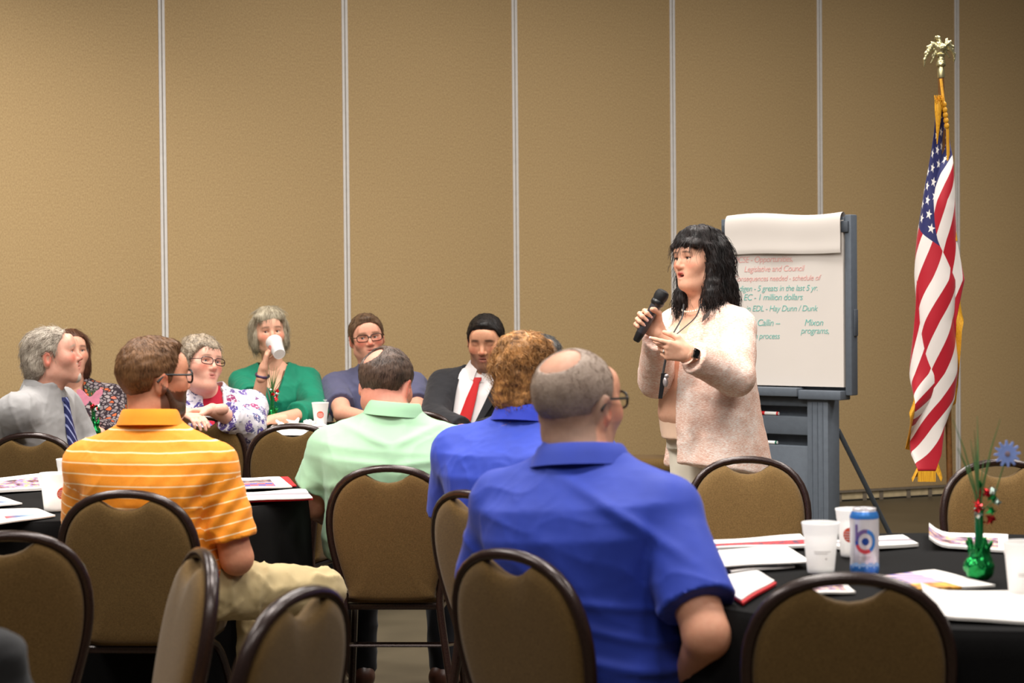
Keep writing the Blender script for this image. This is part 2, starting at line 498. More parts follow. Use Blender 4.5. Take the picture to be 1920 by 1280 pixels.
def make_chair():
    root = empty('banquet_chair')
    hp = smooth_pts([(-x, z) for x, z in HOOP[::-1]] + HOOP[1:], 62)
    m = MB(); m.tube([(x, back_y(z), z) for x, z in hp], 0.0125, 10, rz=0.0155); m.build('back_frame', M_chairmet, root, angle=80)
    # padded back: outline inside the hoop with the hand hold dipping under the top rail
    out = []
    for x, z in smooth_pts(HOOP[:12], 26):
        out.append([max(0.0, x - 0.012), z - 0.008])
    right = []
    for x, z in out:
        if z < 0.425: continue
        if x < 0.075:
            z = min(z, 0.806 + 0.034 * min(1, (x / 0.075)) ** 2.2)
        right.append((x, z))
    right = [(0, 0.806), (0.025, 0.8095), (0.045, 0.817), (0.06, 0.827)] + [p for p in right if p[0] > 0.066 or p[1] < 0.7]
    right += [(0.143, 0.425), (0.10, 0.418), (0.05, 0.416)]
    poly = [(x, z) for x, z in right] + [(-x, z) for x, z in right[::-1] if x > 1e-6] 
    poly = [(x, z) for x, z in poly]
    cx, cz = 0.0, 0.63; rings = []
    for sc, th in ((1.0, 0.008), (0.985, 0.017), (0.94, 0.024), (0.85, 0.0285), (0.6, 0.032), (0.3, 0.033)):
        rings.append((sc, th))
    vs = []; n = len(poly)
    for side in (1, -1):
        for sc, th in rings:
            for x, z in poly:
                X = cx + (x - cx) * sc; Z = cz + (z - cz) * sc
                vs.append((X, back_y(Z) + side * th * (1.15 if side > 0 else 0.8), Z))
        vs.append((cx, back_y(cz) + side * 0.033 * (1.15 if side > 0 else 0.8), cz))
    fs = []; R_ = len(rings); blk = R_ * n + 1
    for sd in (0, 1):
        b = sd * blk
        for r in range(R_ - 1):
            for i in range(n): fs.append((b + r * n + i, b + r * n + (i + 1) % n, b + (r + 1) * n + (i + 1) % n, b + (r + 1) * n + i))
        for i in range(n): fs.append((b + (R_ - 1) * n + i, b + (R_ - 1) * n + (i + 1) % n, b + R_ * n))
    for i in range(n): fs.append((i, (i + 1) % n, blk + (i + 1) % n, blk + i))
    m = MB(); m.add(vs, fs); m.build('backrest', M_chairfab, root, angle=75)
    # seat pad
    m = MB(); nU = 36; rows = [(0.90, 0.40), (0.975, 0.405), (1.0, 0.42), (1.0, 0.448), (0.97, 0.466), (0.88, 0.476), (0.6, 0.482), (0.25, 0.484)]
    vs = []
    for sc, z in rows:
        for k in range(nU):
            a = 2 * math.pi * k / nU; c, s = math.cos(a), math.sin(a)
            ex = abs(c) ** 0.42 * (1 if c > 0 else -1); ey = abs(s) ** 0.42 * (1 if s > 0 else -1)
            wdt = 0.190 + 0.02 * (ey * 0.5)
            vs.append((ex * wdt * sc, 0.025 + ey * 0.215 * sc, z))
    vs += [(0, 0.025, 0.40), (0, 0.025, 0.4845)]
    fs = [(i * nU + k, i * nU + (k + 1) % nU, (i + 1) * nU + (k + 1) % nU, (i + 1) * nU + k) for i in range(len(rows) - 1) for k in range(nU)]
    fs += [(len(vs) - 2, (k + 1) % nU, k) for k in range(nU)] + [(len(vs) - 1, (len(rows) - 1) * nU + k, (len(rows) - 1) * nU + (k + 1) % nU) for k in range(nU)]
    m.add(vs, fs); m.build('seat', M_chairfab, root, angle=75)
    m = MB(); m.tube([(-0.16, -0.18, 0.392), (-0.165, 0.2, 0.392), (0.165, 0.2, 0.392), (0.16, -0.18, 0.392)], 0.011, 8, closed=True); m.build('seat_frame', M_chairmet, root)
    for s in (-1, 1):
        m = MB(); m.tube(smooth_pts([(s * 0.15, -0.02, 0.392), (s * 0.168, 0.14, 0.36), (s * 0.183, 0.215, 0.24), (s * 0.2, 0.262, 0.012)], 12), 0.0125, 8); lg = m.build('leg', M_chairmet, root)
        m = MB(); m.lathe([(0.016, 0), (0.017, 0.02), (0.014, 0.03)], 10, (s * 0.2005, 0.263, 0)); m.build('foot_cap', M_rubber, lg)
        m = MB(); m.lathe([(0.016, 0), (0.017, 0.02), (0.014, 0.03)], 10, (s * 0.214, back_y(0.01), 0)); m.build('foot_cap', M_rubber, root)
        m = MB(); m.tube([(s * 0.172, back_y(0.27), 0.27), (s * 0.186, 0.226, 0.2)], 0.005, 6); m.build('stretcher', M_chairmet, root)
    m = MB(); m.tube([(-0.172, back_y(0.27), 0.27), (0.172, back_y(0.27), 0.27)], 0.005, 6); m.build('stretcher', M_chairmet, root)
    m = MB(); m.tube([(-0.186, 0.226, 0.2), (0.186, 0.226, 0.2)], 0.005, 6); m.build('stretcher', M_chairmet, root)
    return root
chair0 = make_chair(); chair_n = [0]
def place_chair(px, Z, yaw, label, group='banquet chairs around the tables'):
    """px: image column of the middle of the backrest top; Z its depth; yaw degrees, 0 = faces away from the camera"""
    o = chair0 if chair_n[0] == 0 else copy_tree(chair0)
    chair_n[0] += 1
    top = W(px, 900, Z); a = rad(yaw); off = Rz(a) @ np.array([0, back_y(0.75), 0])
    o.location = (top[0] - off[0], Z - off[1], 0); o.rotation_euler = (0, 0, a)
    tag(o, label, 'chair', group); return np.array([top[0] - off[0], Z - off[1], 0])
CH = {}
CH['A'] = place_chair(238, 5.65, -4, 'beige banquet chair that the man in the striped orange polo sits on')
CH['B'] = place_chair(729, 6.42, -3, 'beige banquet chair that the man in the mint shirt sits on')
CH['C'] = place_chair(888, 5.55, -52, 'beige banquet chair under the curly haired person in blue')
CH['D'] = place_chair(1402, 6.6, 176, 'empty beige banquet chair facing the camera right below the standing speaker')
CH['E'] = place_chair(1878, 6.4, 184, 'empty beige banquet chair facing the camera behind the daisy centerpiece')
CH['F'] = place_chair(966, 4.24, -46, 'beige banquet chair behind the bald man in the blue polo')
CH['G'] = place_chair(4, 4.66, 16, 'empty beige banquet chair cut off by the left edge beside the orange polo man')
CH['H'] = place_chair(362, 4.27, 109, 'empty beige banquet chair seen nearly edge on in front of the orange polo man')
CH['I'] = place_chair(550, 3.70, 66, 'blurred empty beige banquet chair at the bottom edge, nearest to the lens')
CH['J'] = place_chair(1590, 3.84, -5, 'empty beige banquet chair, back to the camera, in front of the drink can')
CH['L'] = place_chair(60, 8.17, -6, 'beige banquet chair behind the man in the grey shirt')
CH['M'] = place_chair(384, 9.3, -10, 'beige banquet chair that the woman in the floral shirt leans on')
CH['N'] = place_chair(550, 8.6, 4, 'empty beige banquet chair between the floral shirt woman and the mint shirt man')
CH['O'] = place_chair(640, 7.55, 72, 'mostly hidden beige chair whose seat shows between black table and mint shirt man')
CH['P'] = place_chair(1300, 11.4, 82, 'beige banquet chair standing behind the speaker by the wall')
CH['Q'] = place_chair(782, 9.5, 0, 'beige banquet chair in front of the man in the dark suit')
CH['R'] = place_chair(516, 11.2, 176, 'hidden beige chair that the woman in the green top sits on')
CH['S'] = place_chair(700, 11.2, 184, 'hidden beige chair that the man in the slate tee sits on')
CH['T'] = place_chair(872, 10.95, 170, 'hidden beige chair that the man in the dark suit sits on')
CH['U'] = place_chair(150, 10.75, 190, 'hidden beige chair that the brown haired woman sits on')
CH['V'] = place_chair(1040, 10.45, 140, 'hidden beige chair of the grey haired person behind the curly haired one')

# ------------------------------------------------------------------ round tables with black cloths
def black_cloth():
    t = NT('black_tablecloth'); n = t.noise(t.obj(), 600, 2)
    t.set(t.ramp(n, [(0.3, lin(9, 8, 8)), (0.7, lin(20, 19, 19))]), 0.9, 0, 0.12); t.bump(n, 0.2, 0.0008); return t.m
M_bcloth = black_cloth()
M_ply = plain('table_plywood', (140, 110, 75), 0.6)
M_steel = plain('table_leg_steel', (90, 88, 86), 0.4, 0.7)
TZ = 0.75
def round_table(cx, cy, R, label_t, label_c, drop=0.62, seed=1):
    t = empty('round_table', (cx, cy, 0)); tag(t, label_t, 'table', 'round banquet tables')
    m = MB(); m.lathe([(R - 0.01, TZ - 0.035), (R, TZ - 0.03), (R, TZ - 0.012), (R - 0.01, TZ - 0.008)], 48); m.build('tabletop', M_ply, t)
    for k in range(4):
        a = k * math.pi / 2 + 0.6; c, s = math.cos(a), math.sin(a)
        m = MB(); m.tube([(c * R * .55, s * R * .55, 0.0), (c * R * .55, s * R * .55, TZ - 0.035)], 0.014, 8); m.build('leg', M_steel, t)
    n = 144; rows = []; rng = np.random.RandomState(seed); ph = rng.rand(4) * 6
    for q in np.linspace(0, 1, 7): rows.append((q * (R + 0.004), TZ - 0.004 + 0.0, 0))
    for q in (0.012, 0.03): rows.append((R + 0.004 + q * 0.35, TZ - 0.006 - q * 0.5, 0))
    for q in np.linspace(0.05, 1, 14): rows.append((R + 0.016 + 0.02 * q, TZ - 0.03 - q * (drop - 0.03), q))
    vs = []
    for r, z, q in rows:
        for k in range(n):
            a = 2 * math.pi * k / n
            w = math.sin(a * 13 + ph[0]) * .5 + math.sin(a * 21 + ph[1]) * .3 + math.sin(a * 7 + ph[2]) * .5
            rr = r + (q ** 0.8) * 0.035 * w
            vs.append((rr * math.cos(a), rr * math.sin(a), z))
    fs = [(i * n + k, i * n + (k + 1) % n, (i + 1) * n + (k + 1) % n, (i + 1) * n + k) for i in range(len(rows) - 1) for k in range(n)]
    m = MB(); m.add(vs, fs); o = m.build('tablecloth', M_bcloth, None, loc=(cx, cy, 0), angle=60)
    tag(o, label_c, 'tablecloth', 'black round tablecloths')
T_R = (1.08, 4.64, 0.80); T_L = (-1.49, 6.70, 0.785); T_B = (-0.74, 9.98, 0.66); T_F = (-2.5, 9.35, 0.70)
round_table(*T_R, 'round banquet table at the right under black cloth with the can on it', 'black cloth on the right table with the drink can and papers', seed=1)
round_table(*T_L, 'round banquet table under black cloth beside the orange polo man', 'black cloth on the table beside the orange polo man', seed=2)
round_table(*T_B, 'round banquet table between the green top woman and the mint shirt man', 'black cloth on the far table where the green top woman drinks', seed=3)
round_table(*T_F, 'round banquet table at the far left beside the grey shirt man', 'black cloth on the far left table with the pink butterfly centerpiece', seed=4)

# ------------------------------------------------------------------ people
M_skin = vcol_mat('skin', 0.55, 0.35, 0.06, 0.08, 350)
M_eye = vcol_mat('eye', 0.15, 0.6, 0, 0, 200, 0.0)
M_black = plain('black_plastic', (22, 21, 22), 0.35)
M_lens = None
def lens_mat():
    t = NT('spectacle_lens'); t.set((0.95, 0.97, 1.0), 0.03, 0, 0.5)
    t.b.inputs['Transmission Weight'].default_value = 1.0; t.b.inputs['IOR'].default_value = 1.01; t.b.inputs['Alpha'].default_value = 0.25
    return t.m
M_lens = lens_mat()
CR_C = (0, -0.012, 0.034); CR_R = (0.076, 0.098, 0.083)
class Head:
    def __init__(s, c, yaw, pitch=0, roll=0, S=1.0, w=1.0, jaw=1.0, heavy=0.0):
        s.c = np.array(c, float); s.R = Rz(rad(yaw)) @ Rx(rad(pitch)) @ Ry(rad(roll)); s.S = S; s.w = w; s.jaw = jaw; s.heavy = heavy
    def p(s, x, y, z): return s.c + s.S * (s.R @ np.array([x * s.w, y, z]))
    def loc(s, v):
        q = ((v - s.c) @ s.R) / s.S; q = q.copy(); q[:, 0] /= s.w; return q
    def E(s, c, r, k=0.02, op='add', rot=None):
        R = s.R if rot is None else s.R @ rot
        return ell(s.p(*c), np.array(r) * s.S * np.array([s.w, 1, 1]), R, k * s.S, op)
    def C(s, a, b, ra, rb, k=0.02, op='add'): return cone(s.p(*a), s.p(*b), ra * s.S, rb * s.S, k * s.S, op)
    def capfn(s, thick, line, k=0.0, sm=0.010):
        """hair cap over the skull: thick=(side,back/front,top); line(q)->keep value (negative keeps)"""
        c0 = np.array(CR_C); r = np.array(CR_R) + np.array(thick)
        def f(X, Y, Z):
            X, Y, Z = np.broadcast_arrays(X, Y, Z)
            v = np.stack([X - s.c[0], Y - s.c[1], Z - s.c[2]], -1)
            q = (v @ s.R) / s.S; q[..., 0] /= s.w
            u = (q - c0); k0 = np.sqrt(((u / r) ** 2).sum(-1)); k1 = np.sqrt(((u / r ** 2) ** 2).sum(-1)) + 1e-9
            d = k0 * (k0 - 1) / k1
            return -smin(-d, -line(q), sm) * s.S
        e = 0.15 * s.S
        return Prim(f, s.c - e, s.c + e, k, 'add')
    def prims(s, neck, neck_r=0.056, ears=True, mouth=0.0, lids=0.0, smile=0.0):
        j = s.jaw; P_ = [
            s.E(CR_C, CR_R, 0.01),
            s.E((0, 0.030, -0.018), (0.062, 0.066, 0.080), 0.03),
            s.C((0.047 * j, -0.008, -0.066), (0.014, 0.066, -0.098), 0.022 + s.heavy * .3, 0.018, 0.035),
            s.C((-0.047 * j, -0.008, -0.066), (-0.014, 0.066, -0.098), 0.022 + s.heavy * .3, 0.018, 0.035),
            s.E((0, 0.076, -0.100), (0.022, 0.019, 0.018), 0.02),
            s.E((0.040, 0.058, -0.022), (0.026, 0.026, 0.026 + s.heavy * .3), 0.03),
            s.E((-0.040, 0.058, -0.022), (0.026, 0.026, 0.026 + s.heavy * .3), 0.03),
            s.E((0, 0.062, -0.062), (0.036, 0.036, 0.026), 0.025),
            s.C((-0.036, 0.078, 0.026), (0.036, 0.078, 0.026), 0.013, 0.013, 0.02),
            s.E((0, 0.083, 0.05), (0.045, 0.014, 0.028), 0.025),
            s.E((0.031, 0.105, 0.006), (0.016, 0.014, 0.012), 0.014, 'sub'),
            s.E((-0.031, 0.105, 0.006), (0.016, 0.014, 0.012), 0.014, 'sub'),
            s.C((0, 0.086, 0.016), (0, 0.110, -0.026), 0.0085, 0.0115, 0.012),
            s.E((0.0115, 0.099, -0.031), (0.0085, 0.010, 0.0075), 0.008),
            s.E((-0.0115, 0.099, -0.031), (0.0085, 0.010, 0.0075), 0.008)]
        for sx in (1, -1):
            P_.append(s.E((sx * 0.031, 0.0815, 0.0155 - 0.005 * lids), (0.0165, 0.0115, 0.0065 + 0.006 * lids), 0.006))
            P_.append(s.E((sx * 0.031, 0.080, -0.006), (0.0155, 0.0105, 0.0065), 0.006))
        mz = -0.061
        P_ += [s.C((-0.021, 0.086, mz + 0.004 + smile * .004), (0, 0.0950, mz + 0.006), 0.0042, 0.0054, 0.006),
               s.C((0.021, 0.086, mz + 0.004 + smile * .004), (0, 0.0950, mz + 0.006), 0.0042, 0.0054, 0.006),
               s.C((-0.018, 0.085, mz - 0.006 - mouth), (0, 0.0935, mz - 0.0075 - mouth), 0.0044, 0.0058, 0.006),
               s.C((0.018, 0.085, mz - 0.006 - mouth), (0, 0.0935, mz - 0.0075 - mouth), 0.0044, 0.0058, 0.006),
               s.E((0, 0.103, mz - 0.0005 - mouth / 2), (0.020, 0.012 + mouth * 0.9, 0.0018 + mouth * 0.62), 0.003, 'sub')]
        if lids < 0.95:
            for sx in (1, -1): P_.append(s.E((sx * 0.031, 0.096, 0.0045 - 0.002 * lids), (0.0158, 0.0140, 0.0076 - 0.0034 * lids), 0.0025, 'sub'))
        if ears:
            for sx in (1, -1):
                rt = Rz(rad(-sx * 22)) @ Rx(rad(-8))
                P_.append(s.E((sx * 0.079, -0.014, -0.008), (0.009, 0.020, 0.033), 0.008, 'add', rt))
                P_.append(s.E((sx * 0.0885, -0.006, -0.005), (0.007, 0.010, 0.019), 0.005, 'sub', rt))
        neck = np.array(neck, float)
        a = s.p(0, -0.022, -0.055); 
        P_.append(cone(a, neck, neck_r * s.S * 0.98, neck_r * s.S * 1.1, 0.035))
        P_.append(cone(s.p(0, 0.008, -0.080), neck + (s.p(0, 0.015, 0) - s.c), 0.036 * s.S, 0.044 * s.S, 0.03))
        if s.heavy: P_.append(s.E((0, 0.030, -0.102), (0.042, 0.042, 0.016 + s.heavy), 0.03))
        return P_
    def paint(s, v, skin, lip=(176, 92, 84), brow=(90, 70, 55), brow_h=0.0045, stubble=None, stub_w=0.5, scalp=None, scalp_fn=None, flush=0.25):
        q = s.loc(v); n = len(v)
        col = np.tile(np.array(lin(*skin)), (n, 1))
        def blend(c, m): 
            c = np.array(lin(*c)); m = np.clip(m, 0, 1)[:, None]; return col * (1 - m) + c * m
        ax = np.abs(q[:, 0])
        red = (min(255, skin[0] + 6), int(skin[1] * 0.74), int(skin[2] * 0.70))
        ck = np.exp(-(((ax - 0.044) / 0.022) ** 2 + ((q[:, 2] + 0.02) / 0.02) ** 2)) * (q[:, 1] > 0.03)
        ck = np.maximum(ck, np.exp(-((q[:, 0] / 0.014) ** 2 + ((q[:, 2] + 0.024) / 0.014) ** 2)) * (q[:, 1] > 0.08))
        ck = np.maximum(ck, ((ax > 0.083) & (np.abs(q[:, 2]) < 0.045)) * 0.9)
        col = blend(red, ck * flush * 1.6)
        if stubble is not None:
            m = (q[:, 1] > -0.02) & (q[:, 2] < -0.036 + 0.55 * np.maximum(0.03 - q[:, 1], 0)) & (q[:, 2] > -0.135)
            face = 1 - np.exp(-((ax / 0.03) ** 2 + ((q[:, 2] + 0.036) / 0.012) ** 2))
            col = blend(stubble, m * stub_w * np.clip(face, 0, 1))
        if scalp is not None: col = blend(scalp, scalp_fn(q))
        m = np.exp(-(((q[:, 2] + 0.056 - 0.0) / 0.006) ** 2 + (ax / 0.02) ** 4)) + np.exp(-(((q[:, 2] + 0.069) / 0.006) ** 2 + (ax / 0.018) ** 4))
        col = blend(lip, m * (q[:, 1] > 0.078) * 0.85)
        bz = 0.030 - 2.6 * np.maximum(ax - 0.034, 0) * np.maximum(ax - 0.034, 0) * 40 * 0.2
        m = np.exp(-(((q[:, 2] - bz) / brow_h) ** 2)) * np.exp(-(((ax - 0.032) / 0.019) ** 6)) * (q[:, 1] > 0.06)
        col = blend(brow, m * 0.9)
        return col
    def eyes(s, gaze=(0, 0), iris=(70, 60, 50), base=None, parent=None):
        for sx in (1, -1):
            c = np.array([sx * 0.031, 0.0765, 0.0055]); r = 0.0122
            m = MB(); m.sphere((0, 0, 0), 1.0, 20, 14); v = np.array(m.v)
            g = unit([gaze[0], 1, gaze[1]]); ang = np.arccos(np.clip(v @ g, -1, 1))
            col = np.tile(np.array(lin(226, 216, 208)), (len(v), 1))
            col[ang < 0.52] = lin(*iris); col[ang < 0.25] = lin(12, 10, 10)
            wv = np.array([s.p(*(c + q * r)) for q in v]) - base
            me = mesh_np('eye', wv, [np.array(m.f)]); setcol(me, col); link('eye', me, M_eye, parent)
def short_line(front=0.074, temple=0.045, burn=-0.02, nape=-0.078, earcut=True):
    def f(q):
        y = q[..., 1]
        zl = np.interp(y, [-0.2, -0.055, -0.042, -0.038, 0.0, 0.004, 0.022, 0.034, 0.055, 0.08, 0.2], [nape, nape, nape * 0.6, 0.008, 0.008, burn, burn, temple * 0.6, temple, front, front])
        ax = np.abs(q[..., 0])
        zl = zl + 0.020 * np.exp(-((ax - 0.048) / 0.018) ** 2) * np.clip((y - 0.03) / 0.02, 0, 1)
        return zl - q[..., 2]
    return f
def crown_flow(H, back=0.0, fwd=0.0):
    def g(v):
        q = H.loc(v); d = q - np.array([0, -0.03, 0.16]); d[:, 2] = -np.abs(d[:, 2]) * 1.2 - 0.02; d[:, 1] += -back + fwd * (q[:, 1] > 0.03)
        d /= np.linalg.norm(d, axis=1, keepdims=True); return d @ H.R.T
    return g
def strands(v, f, head, n, length, seed, flow=(0, 0, -1), rad_=0.0012, curl=0.0, curl_f=60, lift=0.25, steps=9, sel=None, grav=0.0, jitter=0.35):
    rng = np.random.RandomState(seed); N = vnormals(v, f)
    idx = np.arange(len(v)) if sel is None else np.nonzero(sel)[0]
    if len(idx) == 0: return np.zeros((0, 3)), np.zeros((0, 4), int)
    ii = rng.choice(idx, n); p = v[ii].copy(); nn = N[ii]
    fl = flow(v[ii]) if callable(flow) else np.tile(head.R @ np.array(flow, float), (n, 1))
    fl = fl + rng.normal(size=(n, 3)) * jitter
    L = length * (0.6 + 0.8 * rng.rand(n)); ph = rng.rand(n) * 1.2 + 5 * wav(v[ii], seed + 9, 28)
    pts = [p]; d0 = fl - (fl * nn).sum(1, keepdims=True) * nn; d0 /= np.linalg.norm(d0, axis=1, keepdims=True) + 1e-9
    side = np.cross(nn, d0)
    for k in range(1, steps):
        t = k / (steps - 1)
        d = d0 + nn * lift * (1 - 1.6 * t) + np.array([0, 0, -grav * t])
        d /= np.linalg.norm(d, axis=1, keepdims=True)
        pts.append(pts[-1] + d * (L / (steps - 1))[:, None])
    pts = np.stack(pts, 1)
    if curl:
        s = np.linspace(0, 1, steps)[None, :] * L[:, None] * curl_f + ph[:, None]
        amp = curl * np.minimum(np.linspace(0, 2.5, steps), 1)[None, :]
        pts += side[:, None, :] * (np.sin(s) * amp)[..., None] + nn[:, None, :] * (np.cos(s) * amp * 0.8)[..., None]
    rr = rad_ * np.linspace(1, 0.35, steps)
    x = side[:, None, :]; y = nn[:, None, :]
    ring = []
    for k in range(3):
        a = 2 * math.pi * k / 3
        ring.append(pts + (x * math.cos(a) + y * math.sin(a)) * rr[None, :, None])
    V_ = np.stack(ring, 2)  # n,steps,3,3
    base = (np.arange(n) * steps * 3)[:, None, None]; st = np.arange(steps - 1)[None, :, None]; k = np.arange(3)[None, None, :]
    a = base + st * 3 + k; b = base + st * 3 + (k + 1) % 3
    F_ = np.stack([a, b, b + 3, a + 3], -1).reshape(-1, 4)
    return V_.reshape(-1, 3), F_
def join(*parts):
    vs = []; fs = []; b = 0
    for v, f in parts:
        vs.append(v); fs.append(f + b); b += len(v)
    return np.concatenate(vs), np.concatenate(fs)
def hand_prims(wrist, d, n, thumb_side, curls=(20, 25, 30, 35), spread=0.0, S=1.0, thumb=(0.55, 0.45, 0.35), nails=False, split=0.5):
    """d: towards the fingertips, n: where the palm faces, thumb_side: unit towards the thumb; curls: bend per joint in degrees"""
    w = np.array(wrist, float); d = unit(d); r = unit(np.array(thumb_side) - (np.array(thumb_side) @ d) * d); n = np.array(n, float)
    n = unit(n - (n @ d) * d - (n @ r) * r); out = []
    for i, x in enumerate((0.029, 0.010, -0.010, -0.028)):
        b = w + S * (d * (0.088 - 0.006 * abs(i - 1)) + r * x)
        out.append(cone(w + S * (d * 0.008 + r * x * 0.62), b, 0.0150 * S, 0.0115 * S, 0.014 * S))
    out.append(cone(w - d * 0.05 * S, w + d * 0.012 * S, 0.026 * S, 0.024 * S, 0.015))
    tips = []
    for i, (x, L) in enumerate(((0.029, 0.072), (0.010, 0.080), (-0.010, 0.074), (-0.028, 0.058))):
        p = w + S * (d * (0.088 - 0.006 * abs(i - 1)) + r * x)
        c = curls[i]; cs = c if hasattr(c, '__len__') else (c, c * 1.1, c * 0.8)
        ang = 0; q = p
        for k, (fr, r0, r1) in enumerate(((0.46, 0.0098, 0.0086), (0.30, 0.0086, 0.0078), (0.24, 0.0078, 0.0066))):
            ang += rad(cs[k]); dd = d * math.cos(ang) + n * math.sin(ang) + r * x * spread
            q2 = q + unit(dd) * L * fr * S
            out.append(cone(q, q2, r0 * S, r1 * S, 0.004 * S)); q = q2
        tips.append((q, unit(dd)))
    tb = w + S * (d * 0.022 + r * 0.024 + n * 0.006)
    t1 = tb + S * 0.042 * unit(d * thumb[0] + r * 0.6 + n * 0.35)
    t2 = t1 + S * 0.032 * unit(d * (thumb[1] + 0.4) + r * 0.25 * thumb[1] + n * thumb[2])
    t3 = t2 + S * 0.026 * unit(d * (thumb[1] + 0.3) - r * 0.15 + n * thumb[2] * 1.6)
    out += [cone(tb, t1, 0.0165 * S, 0.0125 * S, 0.014 * S), cone(t1, t2, 0.0115 * S, 0.0105 * S, 0.005), cone(t2, t3, 0.0105 * S, 0.0085 * S, 0.004)]
    return out, tips
MALE = [(-0.16, .10, .08, 0), (-0.05, .165, .12, 0), (0.1, .178, .135, 0), (0.3, .17, .135, .01), (0.5, .168, .13, .0), (0.7, .182, .125, -.01), (0.84, .178, .112, -.012), (0.94, .125, .088, -.006), (1.02, .075, .066, 0), (1.1, .055, .052, 0)]
FEM = [(-0.16, .10, .08, 0), (-0.05, .170, .125, 0), (0.1, .178, .135, 0), (0.3, .155, .125, .01), (0.5, .148, .12, .012), (0.7, .158, .13, .012), (0.84, .155, .108, -.004), (0.94, .108, .08, -.004), (1.02, .066, .06, 0), (1.1, .05, .048, 0)]
def scale_prof(pr, wa=1.0, wb=1.0, belly=0.0, hunch=0.0):
    return [(t, a * wa, b * wb + belly * math.exp(-((t - 0.22) / 0.25) ** 2), oy + belly * 0.5 * math.exp(-((t - 0.22) / 0.25) ** 2) - hunch * math.exp(-((t - 0.62) / 0.3) ** 2)) for t, a, b, oy in pr]
class Person:
    def __init__(s, label, pel, neck, byaw, pyaw=None, shw=0.185, prof=MALE, arm=1.0, drop=0.075):
        s.label = label; s.pel = np.array(pel, float); s.neck = np.array(neck, float)
        s.byaw = byaw; s.pyaw = byaw if pyaw is None else pyaw
        s.r1 = Rz(rad(byaw)) @ np.array([1.0, 0, 0]); s.r0 = Rz(rad(s.pyaw)) @ np.array([1.0, 0, 0])
        s.f1 = Rz(rad(byaw)) @ np.array([0, 1.0, 0]); s.f0 = Rz(rad(s.pyaw)) @ np.array([0, 1.0, 0])
        s.prof = prof; s.arm = arm; ax = unit(s.neck - s.pel); s.ax = ax
        s.sh = {q: s.neck - ax * drop + s.r1 * q * shw - s.f1 * 0.01 for q in (1, -1)}  # +1 = the person's right
        s.base = np.array([s.pel[0], s.pel[1], 0.0]); s.parts = []; s.kids = []
        s.elb = {}; s.wri = {}; s.knee = {}; s.ank = {}
    def arms(s, R=None, L=None):
        for q, a in ((1, R), (-1, L)):
            if a: s.elb[q], s.wri[q] = np.array(a[0], float), np.array(a[1], float)
    def shift(s, q, ds): s.sh[q] = s.sh[q] + np.array(ds)
    def legs(s, thigh=0.43, spread=0.11, kz=0.50, foot_back=0.0, yaws=None):
        for q in (1, -1):
            y = s.pyaw if yaws is None else yaws[q]
            f = Rz(rad(y)) @ np.array([0, 1.0, 0]); hip = s.pel + s.r0 * q * 0.085
            s.knee[q] = hip + f * thigh + s.r0 * q * (spread - 0.085); s.knee[q][2] = kz
            s.ank[q] = s.knee[q] - f * foot_back; s.ank[q][2] = 0.085
    def torso_prims(s, o, prof=None, k=0.03): return [loft(s.pel, s.neck, s.r0, s.r1, prof or s.prof, o, k)]
    def shoulder_prims(s, o):
        P_ = []
        for q in (1, -1):
            P_.append(cone(s.neck - s.ax * 0.012 + s.r1 * q * 0.03, s.sh[q], 0.046 + o, 0.056 * s.arm + o, 0.045))
        return P_
    def arm_prims(s, o, q, part='both', ru=(0.056, 0.043), rf=(0.043, 0.029), upto=1.0, k=0.02, flare=0.0, upto_f=1.0):
        A, B, C_ = s.sh[q], s.elb[q], s.wri[q]; P_ = []
        a = s.arm
        if part in ('both', 'upper'):
            e = A + (B - A) * upto; cut = (e, unit(B - A)) if upto < 1 else None
            r2 = ru[0] + (ru[1] - ru[0]) * upto + flare
            P_.append(cone(A, e if upto >= 1 else A + (B - A) * min(1, upto + 0.15), ru[0] * a + o, r2 * a + o, k, 'add', cut))
        if part in ('both', 'fore'):
            e = B + (C_ - B) * upto_f; cut = (e, unit(C_ - B)) if upto_f < 1 else None
            P_.append(cone(B, e if upto_f >= 1 else B + (C_ - B) * min(1, upto_f + 0.1), rf[0] * a + o, (rf[0] + (rf[1] - rf[0]) * upto_f) * a + o, k, 'add', cut))
        return P_
    def leg_prims(s, o, q, rt=(0.082, 0.06), rc=(0.056, 0.042)):
        hip = s.pel + s.r0 * q * 0.085
        return [cone(hip, s.knee[q], rt[0] + o, rt[1] + o, 0.03), cone(s.knee[q], s.ank[q], rc[0] + o, rc[1] + o, 0.02)]
    def add_body(s, prims, h, col): 
        v, f = sdf_mesh(prims, h)
        if callable(col): c = col(v)
        else: c = np.tile(np.array(lin(*col)), (len(v), 1))
        s.parts.append((v, f, c)); return v, f
    def finish(s, category='person', name='person'):
        v = np.concatenate([p[0] for p in s.parts]) - s.base; fs = []; b = 0
        for p in s.parts: fs.append(p[1] + b); b += len(p[0])
        me = mesh_np(name, v, [np.concatenate(fs)]); setcol(me, np.concatenate([p[2] for p in s.parts]))
        s.o = link(name, me, M_skin, None, s.base); tag(s.o, s.label, category)
        for nm, me2, mt, lb, kids in s.kids:
            c = link(nm, me2, mt, s.o)
            if lb: c['label'] = lb
            for n3, me3, mt3 in kids: link(n3, me3, mt3, c)
        return s.o
    def cloth(s, name, prims, h, mat, label=None, fold=None, attr=None, post=None, extra=None, kids=()):
        v, f = sdf_mesh(prims, h)
        u = attr(v) if attr else None
        if fold: 
            for fd in (fold if isinstance(fold, list) else [fold]): v = folds(v, f, *fd)
        if post: v = post(v, f)
        if extra is not None:
            v, f = join((v, f), *extra(v, f)); 
            if u is not None: u = np.concatenate([u, np.zeros(len(v) - len(u))])
        me = mesh_np(name, v - s.base, [f])
        if u is not None: setfloat(me, u, 'u')
        s.kids.append((name, me, mat, label, list(kids))); return v, f
